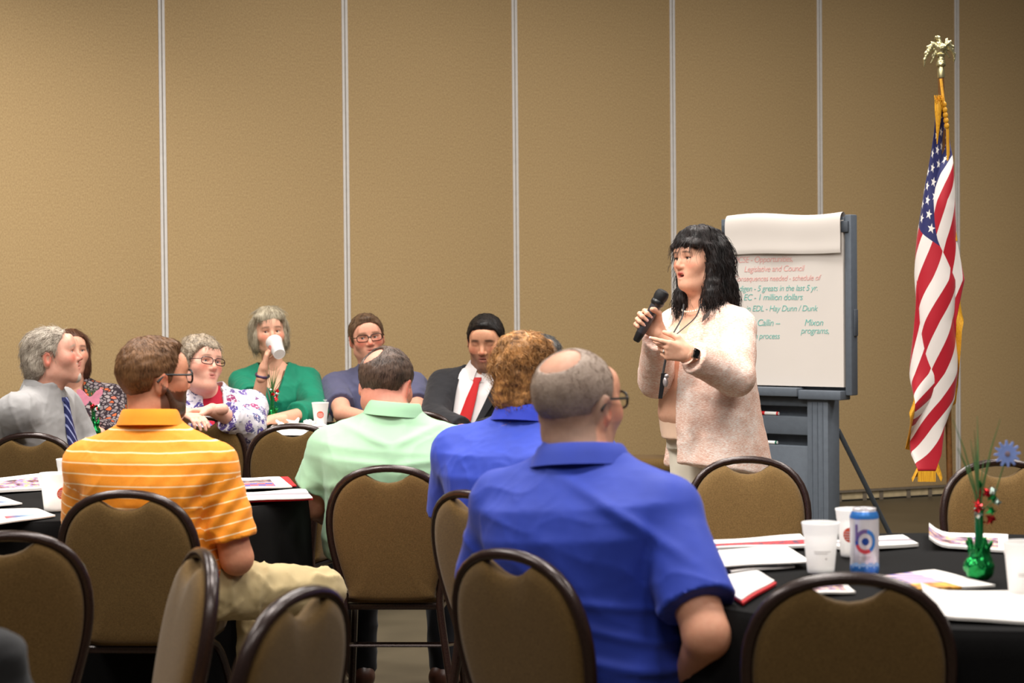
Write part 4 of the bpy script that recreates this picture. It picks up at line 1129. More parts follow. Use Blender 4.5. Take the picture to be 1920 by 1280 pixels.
def mint_man():
    sk = (208, 138, 116); Z = 6.72
    H = Head(W(724, 722, Z), -20, -16, 2, 1.02, 1.04)
    neck = W(738, 792, Z - 0.06); pel = np.array([W(722, 900, Z)[0], Z - 0.02, 0.55])
    P_ = Person('heavyset seated man in a pale mint shirt seen from behind', pel, neck, -6, -4, 0.205, scale_prof(MALE, 1.16, 1.12, 0.05, 0.045), 1.12, 0.092)
    P_.arms(R=(W(884, 950, 6.80), W(860, 985, 7.0)), L=(W(585, 945, 6.75), W(640, 985, 7.0)))
    P_.legs(0.43, 0.15, 0.50); inner(P_, sk)
    rec = lambda q: np.clip(1.2 - (np.linalg.norm((q - np.array([-0.015, -0.025, 0.115])) / np.array([0.05, 0.055, 0.04]), axis=1)), 0, 1) * 0
    P_.add_body(H.prims(neck, 0.064), 0.0042, lambda v: H.paint(v, sk, stubble=(150, 130, 120), stub_w=0.3, flush=0.4))
    for q, d in ((1, (-0.3, 0.9, -0.1)), (-1, (0.3, 0.9, -0.1))): forearm(P_, q, sk, ((d, (0, 0, -1), (-q * 0.9, 0.2, 0.2)), dict(curls=(25, 28, 30, 32))), 0.007, 0.0048)
    pr = P_.torso_prims(0.014) + P_.shoulder_prims(0.016)
    for q in (1, -1): pr += P_.arm_prims(0.012, q, 'upper', upto=0.66, flare=0.018)
    pr += [cone(neck, neck + up(0.2), 0.07, 0.08, 0.01, 'sub')]
    def post(v, f):
        n = vnormals(v, f); out = 0
        for sx, a in ((1, 0.72), (-1, -0.78)):   # pull folds running from the centre box pleat to the shoulders
            c = W(735, 838, Z - 0.2); e = v - c; u = e[:, 0] * sx; w_ = e[:, 2] - u * 0.42
            out = out + 0.0075 * np.exp(-(w_ / 0.014) ** 2) * np.clip(u / 0.03, 0, 1) * np.exp(-(u / 0.22) ** 2) * (u > 0)
            w2 = e[:, 2] + 0.06 - u * 0.10; out = out + 0.008 * np.exp(-(w2 / 0.013) ** 2) * np.clip(u / 0.05, 0, 1) * np.exp(-(u / 0.25) ** 2) * (u > 0)
            w3 = e[:, 2] + 0.12 + u * 0.05; out = out + 0.006 * np.exp(-(w3 / 0.016) ** 2) * np.clip(u / 0.08, 0, 1) * np.exp(-(u / 0.3) ** 2) * (u > 0)
        return v + n * out[:, None]
    P_.cloth('shirt', pr, 0.0065, M_mint, 'pale mint short sleeved shirt with yoke', [(0.006, 32, 21, (0.7, 0.7, 1.2)), (0.003, 75, 22, (1, 1, 0.6))], post=post)
    P_.collar(neck + up(0.020), P_.ax + P_.f1 * 0.12, P_.f1, 0.078, 0.074, 0.048, cloth('mint_collar', (150, 190, 155), 0.85, 0.04), 26, 0.02, fall=0.044)
    trousers(P_, M_dark, 0.014, 0.012, M_shoe)
    sl = short_line(0.078, 0.055, 0.0, -0.095)
    def line(q):
        d = sl(q); spot = 0.052 - np.sqrt(((q[..., 0] + 0.03) / 1.0) ** 2 + ((q[..., 1] + 0.080) / 1.1) ** 2 + ((q[..., 2] - 0.085) / 1.0) ** 2)
        return np.maximum(d, np.minimum(spot, 0.002) if False else spot - 0.012)
    pr = [H.capfn((0.009, 0.009, 0.011), line)]
    P_.cloth('hair', pr, 0.0048, H_tie, 'thinning dark hair with a bare crown', None, post=lambda v, f: v + vnormals(v, f) * (0.0018 * wav(v, 3, 170))[:, None],
             extra=lambda v, f: [strands(v, f, H, 1500, 0.013, 2, crown_flow(H), 0.0008, 0, 0, 0.12, 4, H.loc(v)[:, 2] > -0.06, jitter=0.3)])
    P_.finish()
mint_man()

def curly_woman():
    sk = (214, 150, 120); Z = 5.85
    H = Head(W(984, 712, Z), -26, 0, 0, 0.98, 0.96)
    neck = W(985, 806, Z - 0.03); pel = np.array([W(975, 900, Z)[0], Z - 0.05, 0.55])
    P_ = Person('seated person in a royal blue polo with curly ginger brown hair seen from behind', pel, neck, -22, -40, 0.205, scale_prof(MALE, 1.2, 1.15, 0.05, 0.03), 1.15, 0.075)
    P_.arms(R=(W(1160, 990, 5.85), W(1130, 1010, 6.1)), L=(W(850, 990, 6.0), W(930, 1010, 6.25)))
    P_.legs(0.42, 0.13, 0.50); inner(P_, sk)
    P_.add_body(H.prims(neck, 0.054), 0.0045, lambda v: H.paint(v, sk))
    for q, d in ((1, (-0.2, 0.9, 0)), (-1, (0.5, 0.7, 0))): forearm(P_, q, sk, ((d, (0, 0, -1), (-q * 0.9, 0.2, 0.2)), dict(curls=(25, 28, 30, 32))), 0.007, 0.005)
    pr = P_.torso_prims(0.014) + P_.shoulder_prims(0.018)
    for q in (1, -1): pr += P_.arm_prims(0.014, q, 'upper', upto=0.78, flare=0.018)
    pr += [cone(neck, neck + up(0.2), 0.066, 0.08, 0.01, 'sub')]
    P_.cloth('polo_shirt', pr, 0.0065, M_blue, 'royal blue polo shirt', [(0.006, 28, 41, (0.9, 0.9, 0.9)), (0.003, 65, 42)])
    P_.collar(neck + up(0.018), P_.ax + P_.f1 * 0.1, P_.f1, 0.078, 0.074, 0.05, M_bluec, 28, 0.022, fall=0.046)
    trousers(P_, M_dark)
    pr = [H.capfn((0.010, 0.012, 0.01), short_line(0.06, 0.04, -0.06, -0.10)), H.E((0.01, -0.055, 0.085), (0.062, 0.055, 0.045), 0.03), H.E((-0.015, -0.03, 0.115), (0.045, 0.042, 0.028), 0.03), H.E((0.04, -0.02, 0.105), (0.04, 0.05, 0.032), 0.03),
          H.E((0.068, -0.015, 0.04), (0.018, 0.045, 0.05), 0.03), H.E((-0.068, -0.015, 0.04), (0.018, 0.045, 0.05), 0.03), H.E((0, -0.085, -0.04), (0.062, 0.03, 0.06), 0.03), H.E((0, -0.07, -0.095), (0.05, 0.03, 0.03), 0.02)]
    def post(v, f): return v + vnormals(v, f) * (0.007 * wav(v, 3, 85) + 0.004 * wav(v, 4, 170))[:, None]
    def ex(v, f):
        q = H.loc(v); top = q[:, 2] > 0.04
        return [strands(v, f, H, 1500, 0.045, 2, crown_flow(H), 0.0010, 0.006, 120, 0.3, 10, top, grav=1.0, jitter=0.6), strands(v, f, H, 900, 0.05, 3, (0, 0.1, 1), 0.0010, 0.003, 80, 0.1, 7, ~top, jitter=0.25)]
    P_.cloth('hair', pr, 0.005, H_ginger, 'curly ginger brown hair pinned up at the back', None, post=post, extra=ex)
    P_.finish()
curly_woman()

def bald_man():
    sk = (214, 152, 122); Z = 4.46
    H = Head(W(1082, 760, Z), -38, 3, 0, 1.07, 1.02)
    neck = W(1092, 878, Z - 0.05); pel = np.array([W(1120, 1100, Z)[0], Z - 0.06, 0.55])
    P_ = Person('balding seated man in a royal blue polo and glasses, nearest the camera', pel, neck, -26, -48, 0.192, scale_prof(MALE, 1.16, 1.15, 0.06, 0.03), 1.12, 0.088)
    P_.arms(R=(W(1326, 1190, 4.14), W(1292, 1262, 4.28)), L=(W(905, 1160, 4.60), W(1010, 1190, 4.85)))
    P_.legs(0.44, 0.13, 0.51, 0.0, {1: -52, -1: -40}); inner(P_, sk)
    def scalp(q):
        m = np.clip((q[:, 2] - np.interp(q[:, 1], [-0.12, -0.05, -0.03, 0.02, 0.05, 0.09], [-0.085, -0.08, -0.03, 0.0, 0.05, 0.085])) / 0.012, 0, 1)
        bare = np.exp(-(np.linalg.norm((q - np.array([0, -0.055, 0.095])) / np.array([0.05, 0.055, 0.05]), axis=1)) ** 2)
        return m * (1 - 0.85 * bare) * 0.75
    P_.add_body(H.prims(neck, 0.066), 0.0042, lambda v: H.paint(v, sk, stubble=(140, 112, 98), stub_w=0.35, scalp=(146, 122, 106), scalp_fn=scalp, flush=0.45))
    for q, d in ((1, (-0.2, 0.8, -0.3)), (-1, (0.6, 0.7, 0))): forearm(P_, q, sk, ((d, (0, 0, -1), (-q * 0.9, 0.2, 0.2)), dict(curls=(25, 28, 30, 32))), 0.0065, 0.0048)
    pr = P_.torso_prims(0.014) + P_.shoulder_prims(0.018)
    for q in (1, -1): pr += P_.arm_prims(0.014, q, 'upper', upto=0.78, flare=0.018)
    pr += [cone(neck, neck + up(0.2), 0.072, 0.085, 0.01, 'sub')]
    def post(v, f):
        n = vnormals(v, f); c = W(1230, 1040, Z - 0.1); e = v - c; w_ = e[:, 2] + e[:, 0] * 0.62
        o = 0.010 * np.exp(-((w_ - 0.05) / 0.016) ** 2) * np.exp(-((e[:, 0] + 0.08) / 0.12) ** 2)
        z = v[:, 2]; o = o + 0.007 * np.exp(-((v[:, 2] - 0.68 - 0.02 * np.sin(v[:, 0] * 14)) / 0.012) ** 2) + 0.007 * np.exp(-((v[:, 2] - 0.62 - 0.02 * np.sin(v[:, 0] * 11 + 1)) / 0.012) ** 2) + 0.006 * np.exp(-((v[:, 2] - 0.745 + 0.1 * (v[:, 0] - 0.2)) / 0.011) ** 2) * (v[:, 0] > 0.1)
        return v + n * o[:, None]
    P_.cloth('polo_shirt', pr, 0.0065, M_blue, 'royal blue polo shirt stretched over a broad back', [(0.005, 26, 51, (0.9, 0.9, 1.2)), (0.0025, 60, 52)], post=post)
    P_.collar(neck - up(0.002), P_.ax + P_.f1 * 0.16, P_.f1, 0.090, 0.084, 0.050, M_blue, 28, 0.024, fall=0.046)
    m = MB(); 
    trousers(P_, M_oat, 0.016, 0.010, M_shoeb, [(0.006, 30, 5)])
    sl = short_line(0.088, 0.06, 0.0, -0.085)
    def line(q):
        spot = 0.040 - np.sqrt((q[..., 0] / 1.05) ** 2 + ((q[..., 1] + 0.055) / 1.2) ** 2 + ((q[..., 2] - 0.098) / 1.0) ** 2)
        return np.maximum(sl(q), spot)
    pr = [H.capfn((0.003, 0.003, 0.004), line, sm=0.005)]
    P_.cloth('hair', pr, 0.005, hair_mat('hair_cropped', (128, 106, 92), (178, 158, 142), (300, 300, 300)), 'very short cropped greying hair, bare at the crown', None, extra=lambda v, f: [strands(v, f, H, 700, 0.010, 2, crown_flow(H), 0.0007, 0, 0, 0.4, 4, None, jitter=0.4)])
    P_.glasses(H, M_black, 0.027, 0.018, 0.106, 0.004, 0.0028); P_.finish()
bald_man()

def floral_woman():
    sk = (226, 170, 148); Z = 9.45
    H = Head(W(376, 684, Z), -136, 8, -9, 1.06, 1.03, 1.02, 0.004)
    neck = W(392, 746, Z + 0.06); pel = np.array([W(425, 800, Z)[0], Z + 0.12, 0.52])
    P_ = Person('seated woman with short grey hair and glasses in a purple floral shirt', pel, neck, -158, -160, 0.19, scale_prof(FEM, 1.15, 1.2, 0.05), 1.15, 0.055)
    P_.arms(L=(W(466, 800, 9.38), W(398, 768, 9.16)), R=(W(322, 800, 9.35), W(352, 776, 9.15)))
    P_.legs(0.3, 0.12, 0.50); inner(P_, sk, 0.016)
    P_.add_body(H.prims(neck, 0.056, True, 0, 0.25, -0.8), 0.0042, lambda v: H.paint(v, sk, (186, 104, 98), (140, 112, 94), 0.0035, flush=0.4))
    forearm(P_, -1, sk, (((-1, -0.1, -0.05), (0, 0, -1), (0, -0.9, 0.1)), dict(curls=(18, 20, 22, 24))), 0.006, 0.0042)
    forearm(P_, 1, sk, (((0.4, -0.5, -0.1), (0, 0, -1), (0.7, 0.5, 0.1)), dict(curls=(20, 22, 24, 26))), 0.006, 0.0045)
    pr = P_.torso_prims(0.016) + P_.shoulder_prims(0.018)
    for q in (1, -1): pr += P_.arm_prims(0.014, q, 'both', ru=(0.062, 0.056), rf=(0.056, 0.044), upto_f=0.62)
    pr += [cone(neck + P_.f1 * 0.03 + up(0.03), neck + P_.f1 * 0.14 - up(0.10), 0.06, 0.03, 0.01, 'sub'), cone(neck, neck + up(0.2), 0.064, 0.08, 0.01, 'sub')]
    P_.cloth('shirt', pr, 0.0075, M_floral, 'white shirt with purple and blue floral print', [(0.006, 40, 61), (0.003, 85, 62)])
    P_.cloth('undershirt', P_.torso_prims(0.006), 0.011, M_redtee)
    P_.collar(neck + up(0.018), P_.ax - P_.f1 * 0.1, P_.f1, 0.074, 0.07, 0.04, M_floral, 40, 0.03, fall=0.05)
    trousers(P_, M_dark)
    pr = [H.capfn((0.014, 0.012, 0.016), short_line(0.058, 0.035, -0.02, -0.085)), H.E((0, -0.02, 0.105), (0.06, 0.07, 0.032), 0.03), H.E((0, 0.058, 0.075), (0.055, 0.035, 0.026), 0.02), H.E((0.07, -0.01, 0.05), (0.024, 0.045, 0.045), 0.02), H.E((-0.07, -0.01, 0.05), (0.024, 0.045, 0.045), 0.02)]
    post = lambda v, f: v + vnormals(v, f) * (0.005 * wav(v, 3, 90) + 0.003 * wav(v, 4, 170))[:, None]
    P_.cloth('hair', pr, 0.005, H_greyd, 'short wavy grey hair', None, post=post, extra=lambda v, f: [strands(v, f, H, 1300, 0.03, 2, crown_flow(H), 0.0009, 0.003, 90, 0.35, 7, None, jitter=0.5)])
    P_.glasses(H, plain('frame_dark_red', (52, 26, 28), 0.35), 0.027, 0.016, 0.107, 0.004, 0.0020)
    o = P_.finish(); H.eyes((0.1, 0.1), (80, 90, 100), P_.base, o)
floral_woman()

def green_woman():
    sk = (224, 168, 140); Z = 10.75
    H = Head(W(505, 624, Z), 196, 2, 3, 1.02, 1.0)
    neck = W(513, 692, Z + 0.03); pel = np.array([W(518, 800, Z)[0], Z + 0.1, 0.55])
    P_ = Person('seated woman with an ash blonde bob and emerald green top drinking from a cup', pel, neck, 184, 180, 0.175, scale_prof(FEM, 1.1, 1.1, 0.03), 1.0, 0.07)
    P_.arms(R=(W(481, 768, 10.48), W(494, 692, 10.42)), L=(W(590, 772, 10.55), W(514, 786, 10.22)))
    P_.legs(0.42, 0.11, 0.50); inner(P_, sk, 0.016)
    P_.add_body(H.prims(neck, 0.05, True, 0, 0.2), 0.0042, lambda v: H.paint(v, sk, (190, 100, 96), (110, 84, 66), 0.0038, flush=0.35))
    d = unit(W(506, 640, 10.42) - W(494, 692, 10.42))
    forearm(P_, 1, sk, ((d + np.array([0, 0.0, 0]), (0.85, -0.1, 0.0), (-0.1, 0.9, 0.2)), dict(curls=[(26, 34, 26)] * 4, thumb=(0.6, 0.5, 0.6))), 0.006, 0.0038)
    forearm(P_, -1, sk, (((-1, -0.2, -0.05), (0, 0, -1), (0, -0.9, 0.1)), dict(curls=(15, 18, 20, 24))), 0.006, 0.0042)
    pr = P_.torso_prims(0.014) + P_.shoulder_prims(0.014)
    pr += P_.arm_prims(0.012, 1, 'upper', upto=0.62, flare=0.02) + P_.arm_prims(0.014, -1, 'both', ru=(0.064, 0.06), rf=(0.06, 0.05), upto_f=0.45)
    pr += [cone(neck + up(0.03) + P_.f1 * 0.02, neck + P_.f1 * 0.13 - up(0.09), 0.075, 0.035, 0.015, 'sub'), cone(neck, neck + up(0.2), 0.08, 0.09, 0.01, 'sub')]
    P_.cloth('top', pr, 0.0075, M_green, 'emerald green draped top', [(0.007, 42, 71, (1, 1, 0.35)), (0.003, 85, 72, (1, 1, .5))])
    trousers(P_, M_dark)
    m = MB()
    for sx in (-1, 1): m.tube(smooth_pts([neck + P_.r1 * sx * 0.07 + up(0.03), neck + P_.r1 * sx * 0.05 + P_.f1 * 0.10 - up(0.04), neck + P_.f1 * 0.15 + P_.r1 * sx * 0.012 - up(0.16)], 10), 0.0028, 6)
    P_.kid_mb('necklace', m, plain('amber_beads', (96, 62, 34), 0.4))
    m = MB(); c = P_.wri[1] + unit(P_.elb[1] - P_.wri[1]) * 0.035; fr = frame_z(P_.elb[1] - P_.wri[1]); m.tube([c + (fr[:, 0] * math.cos(a) + fr[:, 1] * math.sin(a)) * 0.034 for a in np.linspace(0, 6.283, 21)[:-1]], 0.005, 8, rz=0.008, closed=True); P_.kid_mb('bracelet', m, plain('bracelet_purple', (70, 50, 84), 0.4))
    def line(q):
        y = q[..., 1]; zl = np.interp(y, [-0.2, -0.005, 0.008, 0.035, 0.06, 0.2], [-0.12, -0.12, -0.02, 0.052, 0.066, 0.07]); return zl - q[..., 2]
    pr = [H.capfn((0.018, 0.016, 0.016), line), H.E((0.072, -0.02, -0.02), (0.034, 0.055, 0.085), 0.03), H.E((-0.072, -0.02, -0.02), (0.034, 0.055, 0.085), 0.03), H.E((0, -0.06, -0.02), (0.09, 0.055, 0.09), 0.03), H.E((0, -0.01, 0.11), (0.065, 0.07, 0.03), 0.03), H.E((0.03, 0.055, 0.085), (0.055, 0.035, 0.028), 0.02), H.E((-0.035, 0.05, 0.085), (0.04, 0.035, 0.028), 0.02)]
    def line2(v, f): return v + vnormals(v, f) * (0.0035 * wav(v * np.array([1, 1, 0.3]), 3, 120))[:, None]
    P_.cloth('hair', pr, 0.005, H_ash, 'chin length ash blonde bob', None, post=line2, extra=lambda v, f: [strands(v, f, H, 1300, 0.05, 2, crown_flow(H), 0.0009, 0, 0, 0.1, 7, None, jitter=0.12)])
    o = P_.finish(); H.eyes((0.35, 0.05), (70, 60, 50), P_.base, o)
    return H
green_H = green_woman()

def slate_man():
    sk = (220, 158, 132); Z = 10.75
    H = Head(W(688, 634, Z), 192, 0, 6, 1.05, 1.05)
    neck = W(700, 700, Z + 0.02); pel = np.array([W(705, 800, Z)[0], Z + 0.08, 0.55])
    P_ = Person('seated man in a slate blue tee and glasses half hidden by the mint shirt man', pel, neck, 180, 180, 0.215, scale_prof(MALE, 1.15, 1.1, 0.03), 1.1, 0.07)
    P_.arms(R=(W(643, 775, 10.45), W(700, 786, 10.18)), L=(W(785, 775, 10.45), W(745, 786, 10.18)))
    P_.legs(0.42, 0.13, 0.50); inner(P_, sk, 0.016)
    P_.add_body(H.prims(neck, 0.062, True, 0, 0.3), 0.0042, lambda v: H.paint(v, sk, (196, 118, 104), (120, 88, 66), 0.004, flush=0.5))
    for q, d in ((1, (0.9, -0.2, 0)), (-1, (-0.9, -0.2, 0))): forearm(P_, q, sk, ((d, (0, 0, -1), (0, -0.9, 0.1)), dict(curls=(20, 22, 24, 26))), 0.007, 0.005)
    pr = P_.torso_prims(0.012) + P_.shoulder_prims(0.012)
    for q in (1, -1): pr += P_.arm_prims(0.011, q, 'upper', upto=0.72, flare=0.014)
    pr += [cone(neck, neck + up(0.2), 0.068, 0.085, 0.01, 'sub')]
    P_.cloth('tee', pr, 0.0078, M_slate, 'slate blue short sleeved tee', [(0.006, 36, 81, (1, 1, 0.7)), (0.003, 80, 82)])
    trousers(P_, M_dark)
    P_.cloth('hair', [H.capfn((0.010, 0.008, 0.014), short_line(0.076, 0.045, -0.035, -0.08)), H.E((0, 0.045, 0.102), (0.042, 0.04, 0.020), 0.02)], 0.005, hair_mat('hair_mid_brown', (66, 48, 34), (124, 96, 72)), None, None, post=lambda v, f: v + vnormals(v, f) * (0.002 * wav(v, 3, 150))[:, None], extra=lambda v, f: [strands(v, f, H, 1100, 0.016, 2, (0, 0.3, 1), 0.0009, 0, 0, 0.35, 4, None, jitter=0.4)])
    P_.glasses(H, plain('frame_brown', (58, 36, 26), 0.35), 0.028, 0.018, 0.105, 0.004, 0.0024)
    o = P_.finish(); H.eyes((0.35, 0.05), (80, 84, 80), P_.base, o)
slate_man()

def suit_man():
    sk = (206, 148, 116); Z = 10.42
    H = Head(W(911, 640, Z), 170, -14, 0, 1.12, 1.03, 1.08)
    neck = W(906, 704, Z + 0.05); pel = np.array([W(868, 800, Z)[0], Z + 0.12, 0.55])
    P_ = Person('seated man in a dark suit with a red tie, looking down', pel, neck, 166, 172, 0.20, scale_prof(MALE, 1.15, 1.1, 0.03), 1.1, 0.062)
    P_.arms(R=(W(812, 790, 10.28), W(868, 806, 10.08)), L=(W(975, 800, 10.2), W(900, 812, 10.1)))
    P_.legs(0.42, 0.13, 0.50); inner(P_, sk, 0.016)
    P_.add_body(H.prims(neck, 0.062, True, 0, 1.0), 0.0042, lambda v: H.paint(v, sk, (170, 96, 86), (26, 20, 18), 0.0058, stubble=(78, 58, 50), stub_w=0.6, flush=0.3))
    for q, d in ((1, (0.8, -0.3, -0.3)), (-1, (-0.8, -0.3, -0.3))): forearm(P_, q, sk, ((d, (0, 0, -1), (0, -0.9, 0.1)), dict(curls=(20, 22, 24, 26))), 0.008, 0.005)
    R_, F_ = P_.r1, P_.f1
    pr = P_.torso_prims(0.010) + P_.shoulder_prims(0.01) + [cone(neck, neck + up(0.2), 0.066, 0.085, 0.01, 'sub')]
    P_.cloth('dress_shirt', pr, 0.009, M_white, 'white dress shirt')
    pr = P_.torso_prims(0.024) + P_.shoulder_prims(0.026)
    for q in (1, -1): pr += P_.arm_prims(0.018, q, 'both', ru=(0.066, 0.056), rf=(0.056, 0.044), upto_f=0.94)
    L = np.linalg.norm(neck - pel); ax = P_.ax
    def vee(X, Y, Z_):
        dx, dy, dz = X - pel[0], Y - pel[1], Z_ - pel[2]; t = (dx * ax[0] + dy * ax[1] + dz * ax[2]) / L
        u = dx * R_[0] + dy * R_[1] - (ax[0] * R_[0] + ax[1] * R_[1]) * t * L; v_ = dx * F_[0] + dy * F_[1] - 0.0
        cu = (dx * 0 + 0.0)
        return np.maximum(np.abs(u - 0.0) - np.clip(0.035 + 0.075 * t, 0.04, 0.115), 0.01 - v_ + (ax[0] * F_[0] + ax[1] * F_[1]) * t * L)
    pr += [Prim(vee, LO, HI, 0.006, 'sub'), cone(neck, neck + up(0.2), 0.088, 0.11, 0.01, 'sub'), cone(neck + P_.f1 * 0.05 + up(0.03), neck + P_.f1 * 0.15 - up(0.06), 0.085, 0.06, 0.01, 'sub')]
    for q in (1, -1): pr += P_.arm_prims(0.018, q, 'fore', rf=(0.056, 0.044), upto_f=0.94)
    P_.cloth('suit_jacket', pr, 0.0075, M_suit, 'charcoal suit jacket', [(0.005, 40, 91, (1, 1, 0.8)), (0.0025, 90, 92)])
    # lapels
    for sx in (1, -1):
        m = MB(); pts = []
        for t, w0, w1 in ((0.97, 0.102, 0.112), (0.86, 0.094, 0.135), (0.78, 0.088, 0.16), (0.74, 0.085, 0.135), (0.55, 0.070, 0.105), (0.3, 0.052, 0.07), (0.12, 0.038, 0.042)):
            b = np.interp(t, [q[0] for q in P_.prof], [q[2] for q in P_.prof]) + np.interp(t, [q[0] for q in P_.prof], [q[3] for q in P_.prof]) + 0.034
            a = np.interp(t, [q[0] for q in P_.prof], [q[1] for q in P_.prof]) + 0.03
            for w_ in (w0, w1):
                bb = b * max(0.1, 1 - (w_ / a) ** 2.4) ** (1 / 2.4) + 0.004
                pts.append(pel + ax * t * L + R_ * sx * w_ + F_ * bb)
        m.add(pts + [p - F_ * 0.006 for p in pts], [(2 * i, 2 * i + 1, 2 * i + 3, 2 * i + 2) for i in range(6)] + [(14 + 2 * i, 14 + 2 * i + 2, 14 + 2 * i + 3, 14 + 2 * i + 1) for i in range(6)] + [(2 * i + 1, 15 + 2 * i, 17 + 2 * i, 2 * i + 3) for i in range(6)])
        P_.kid_mb('lapel', m, M_suit)
    P_.collar(neck + up(0.018), P_.ax - P_.f1 * 0.1, P_.f1, 0.074, 0.072, 0.046, M_white, 10, 0.022, fall=0.05)
    m = MB(); pts = []
    for t, w_ in ((0.99, 0.017), (0.955, 0.022), (0.93, 0.016), (0.75, 0.026), (0.5, 0.034), (0.25, 0.04), (0.1, 0.042)):
        b = np.interp(t, [q[0] for q in P_.prof], [q[2] for q in P_.prof]) + np.interp(t, [q[0] for q in P_.prof], [q[3] for q in P_.prof]) + 0.018
        for sx in (-1, 0, 1): pts.append(pel + ax * t * L + R_ * sx * w_ + F_ * (b + (0.012 if sx == 0 else 0.004)))
    m.add(pts + [p - F_ * 0.012 for p in pts], [(3 * i + j, 3 * i + j + 1, 3 * i + j + 4, 3 * i + j + 3) for i in range(6) for j in (0, 1)] + [(3 * i, 3 * i + 3, 3 * i + 24, 3 * i + 21) for i in range(6)] + [(3 * i + 2, 3 * i + 5, 3 * i + 26, 3 * i + 23) for i in range(6)])
    P_.kid_mb('necktie', m, M_red, 'bright red necktie')
    trousers(P_, M_suit)
    P_.cloth('hair', [H.capfn((0.009, 0.008, 0.013), short_line(0.074, 0.048, -0.035, -0.08)), H.E((0, 0.045, 0.098), (0.034, 0.042, 0.020), 0.02)], 0.005, H_blk2, None, None, post=lambda v, f: v + vnormals(v, f) * (0.002 * wav(v, 3, 150))[:, None], extra=lambda v, f: [strands(v, f, H, 1200, 0.014, 2, (0, 0.2, 1), 0.0009, 0, 0, 0.3, 4, None, jitter=0.35)])
    P_.finish()
suit_man()

def grey_man():
    sk = (218, 160, 138); Z = 8.4
    H = Head(W(99, 668, Z), -86, 10, 0, 1.02, 1.0)
    neck = W(82, 742, Z); pel = np.array([W(60, 850, Z)[0], Z + 0.02, 0.55])
    P_ = Person('seated man in a grey shirt and navy tie with white hair and goatee', pel, neck, -104, -80, 0.2, scale_prof(MALE, 1.1, 1.1, 0.04, 0.02), 1.08, 0.06)
    P_.arms(R=(W(30, 850, 8.34), W(105, 862, 8.5)), L=(W(160, 850, 8.62), W(190, 850, 8.5)))
    P_.legs(0.42, 0.12, 0.50); inner(P_, sk, 0.016)
    P_.add_body(H.prims(neck, 0.06), 0.0042, lambda v: H.paint(v, sk, (186, 110, 100), (178, 160, 144), 0.004, flush=0.5))
    for q, d in ((1, (0.9, 0.2, 0)), (-1, (0.6, -0.5, 0))): forearm(P_, q, sk, ((d, (0, 0, -1), (0, 0.9 * q, 0.1)), dict(curls=(20, 22, 24, 26))), 0.007, 0.005)
    pr = P_.torso_prims(0.016) + P_.shoulder_prims(0.018)
    for q in (1, -1): pr += P_.arm_prims(0.014, q, 'both', ru=(0.066, 0.058), rf=(0.056, 0.044), upto_f=0.94)
    pr += [cone(neck, neck + up(0.2), 0.068, 0.085, 0.01, 'sub')]
    P_.cloth('shirt', pr, 0.0072, M_grey, 'light grey button down shirt', [(0.009, 34, 101), (0.004, 75, 102)])
    P_.collar(neck + up(0.018), P_.ax - P_.f1 * 0.05, P_.f1, 0.074, 0.072, 0.05, M_grey, 10, 0.024, fall=0.055)
    L = np.linalg.norm(neck - pel); ax = P_.ax; m = MB(); pts = []
    for t, w_ in ((0.99, 0.017), (0.955, 0.022), (0.93, 0.016), (0.75, 0.028), (0.5, 0.036), (0.25, 0.042), (0.05, 0.044)):
        b = np.interp(t, [q[0] for q in P_.prof], [q[2] for q in P_.prof]) + np.interp(t, [q[0] for q in P_.prof], [q[3] for q in P_.prof]) + 0.022
        for sx in (-1, 0, 1): pts.append(pel + ax * t * L + P_.r1 * sx * w_ + P_.f1 * (b + (0.014 if sx == 0 else 0.006)))
    m.add(pts + [p - P_.f1 * 0.012 for p in pts], [(3 * i + j, 3 * i + j + 1, 3 * i + j + 4, 3 * i + j + 3) for i in range(6) for j in (0, 1)] + [(3 * i, 3 * i + 3, 3 * i + 24, 3 * i + 21) for i in range(6)] + [(3 * i + 2, 3 * i + 5, 3 * i + 26, 3 * i + 23) for i in range(6)])
    P_.kid_mb('necktie', m, M_tie, 'navy necktie with pale diagonal stripes')
    trousers(P_, M_dark)
    def line(q):
        y = q[..., 1]; zl = np.interp(y, [-0.2, -0.055, -0.04, -0.036, 0.012, 0.018, 0.04, 0.06, 0.075, 0.2], [-0.10, -0.10, -0.05, 0.02, 0.02, -0.015, 0.04, 0.075, 0.1, 0.11]); return zl - q[..., 2]
    pr = [H.capfn((0.010, 0.014, 0.008), line), H.E((0, -0.085, -0.03), (0.072, 0.042, 0.065), 0.03), H.E((0.062, -0.06, -0.02), (0.026, 0.035, 0.055), 0.02), H.E((-0.062, -0.06, -0.02), (0.026, 0.035, 0.055), 0.02), H.E((0, -0.09, -0.085), (0.06, 0.03, 0.03), 0.02)]
    P_.cloth('hair', pr, 0.005, H_grey, 'tousled white grey hair', None, post=lambda v, f: v + vnormals(v, f) * (0.004 * wav(v, 3, 100))[:, None], extra=lambda v, f: [strands(v, f, H, 1300, 0.04, 2, (0, -1, -0.6), 0.0009, 0.003, 80, 0.3, 7, None, jitter=0.35)])
    pr = [H.E((0, 0.078, -0.098), (0.027, 0.022, 0.028), 0.01), H.C((0.018, 0.087, -0.049), (0.031, 0.074, -0.08), 0.006, 0.006, 0.01), H.C((-0.018, 0.087, -0.049), (-0.031, 0.074, -0.08), 0.006, 0.006, 0.01), H.C((-0.018, 0.090, -0.0475), (0.018, 0.090, -0.0475), 0.0062, 0.0062, 0.01)]
    P_.cloth('goatee', pr, 0.0042, hair_mat('beard_white', (176, 160, 146), (226, 214, 202), (250, 250, 100)))
    o = P_.finish(); H.eyes((0.0, 0.1), (80, 84, 90), P_.base, o)
grey_man()

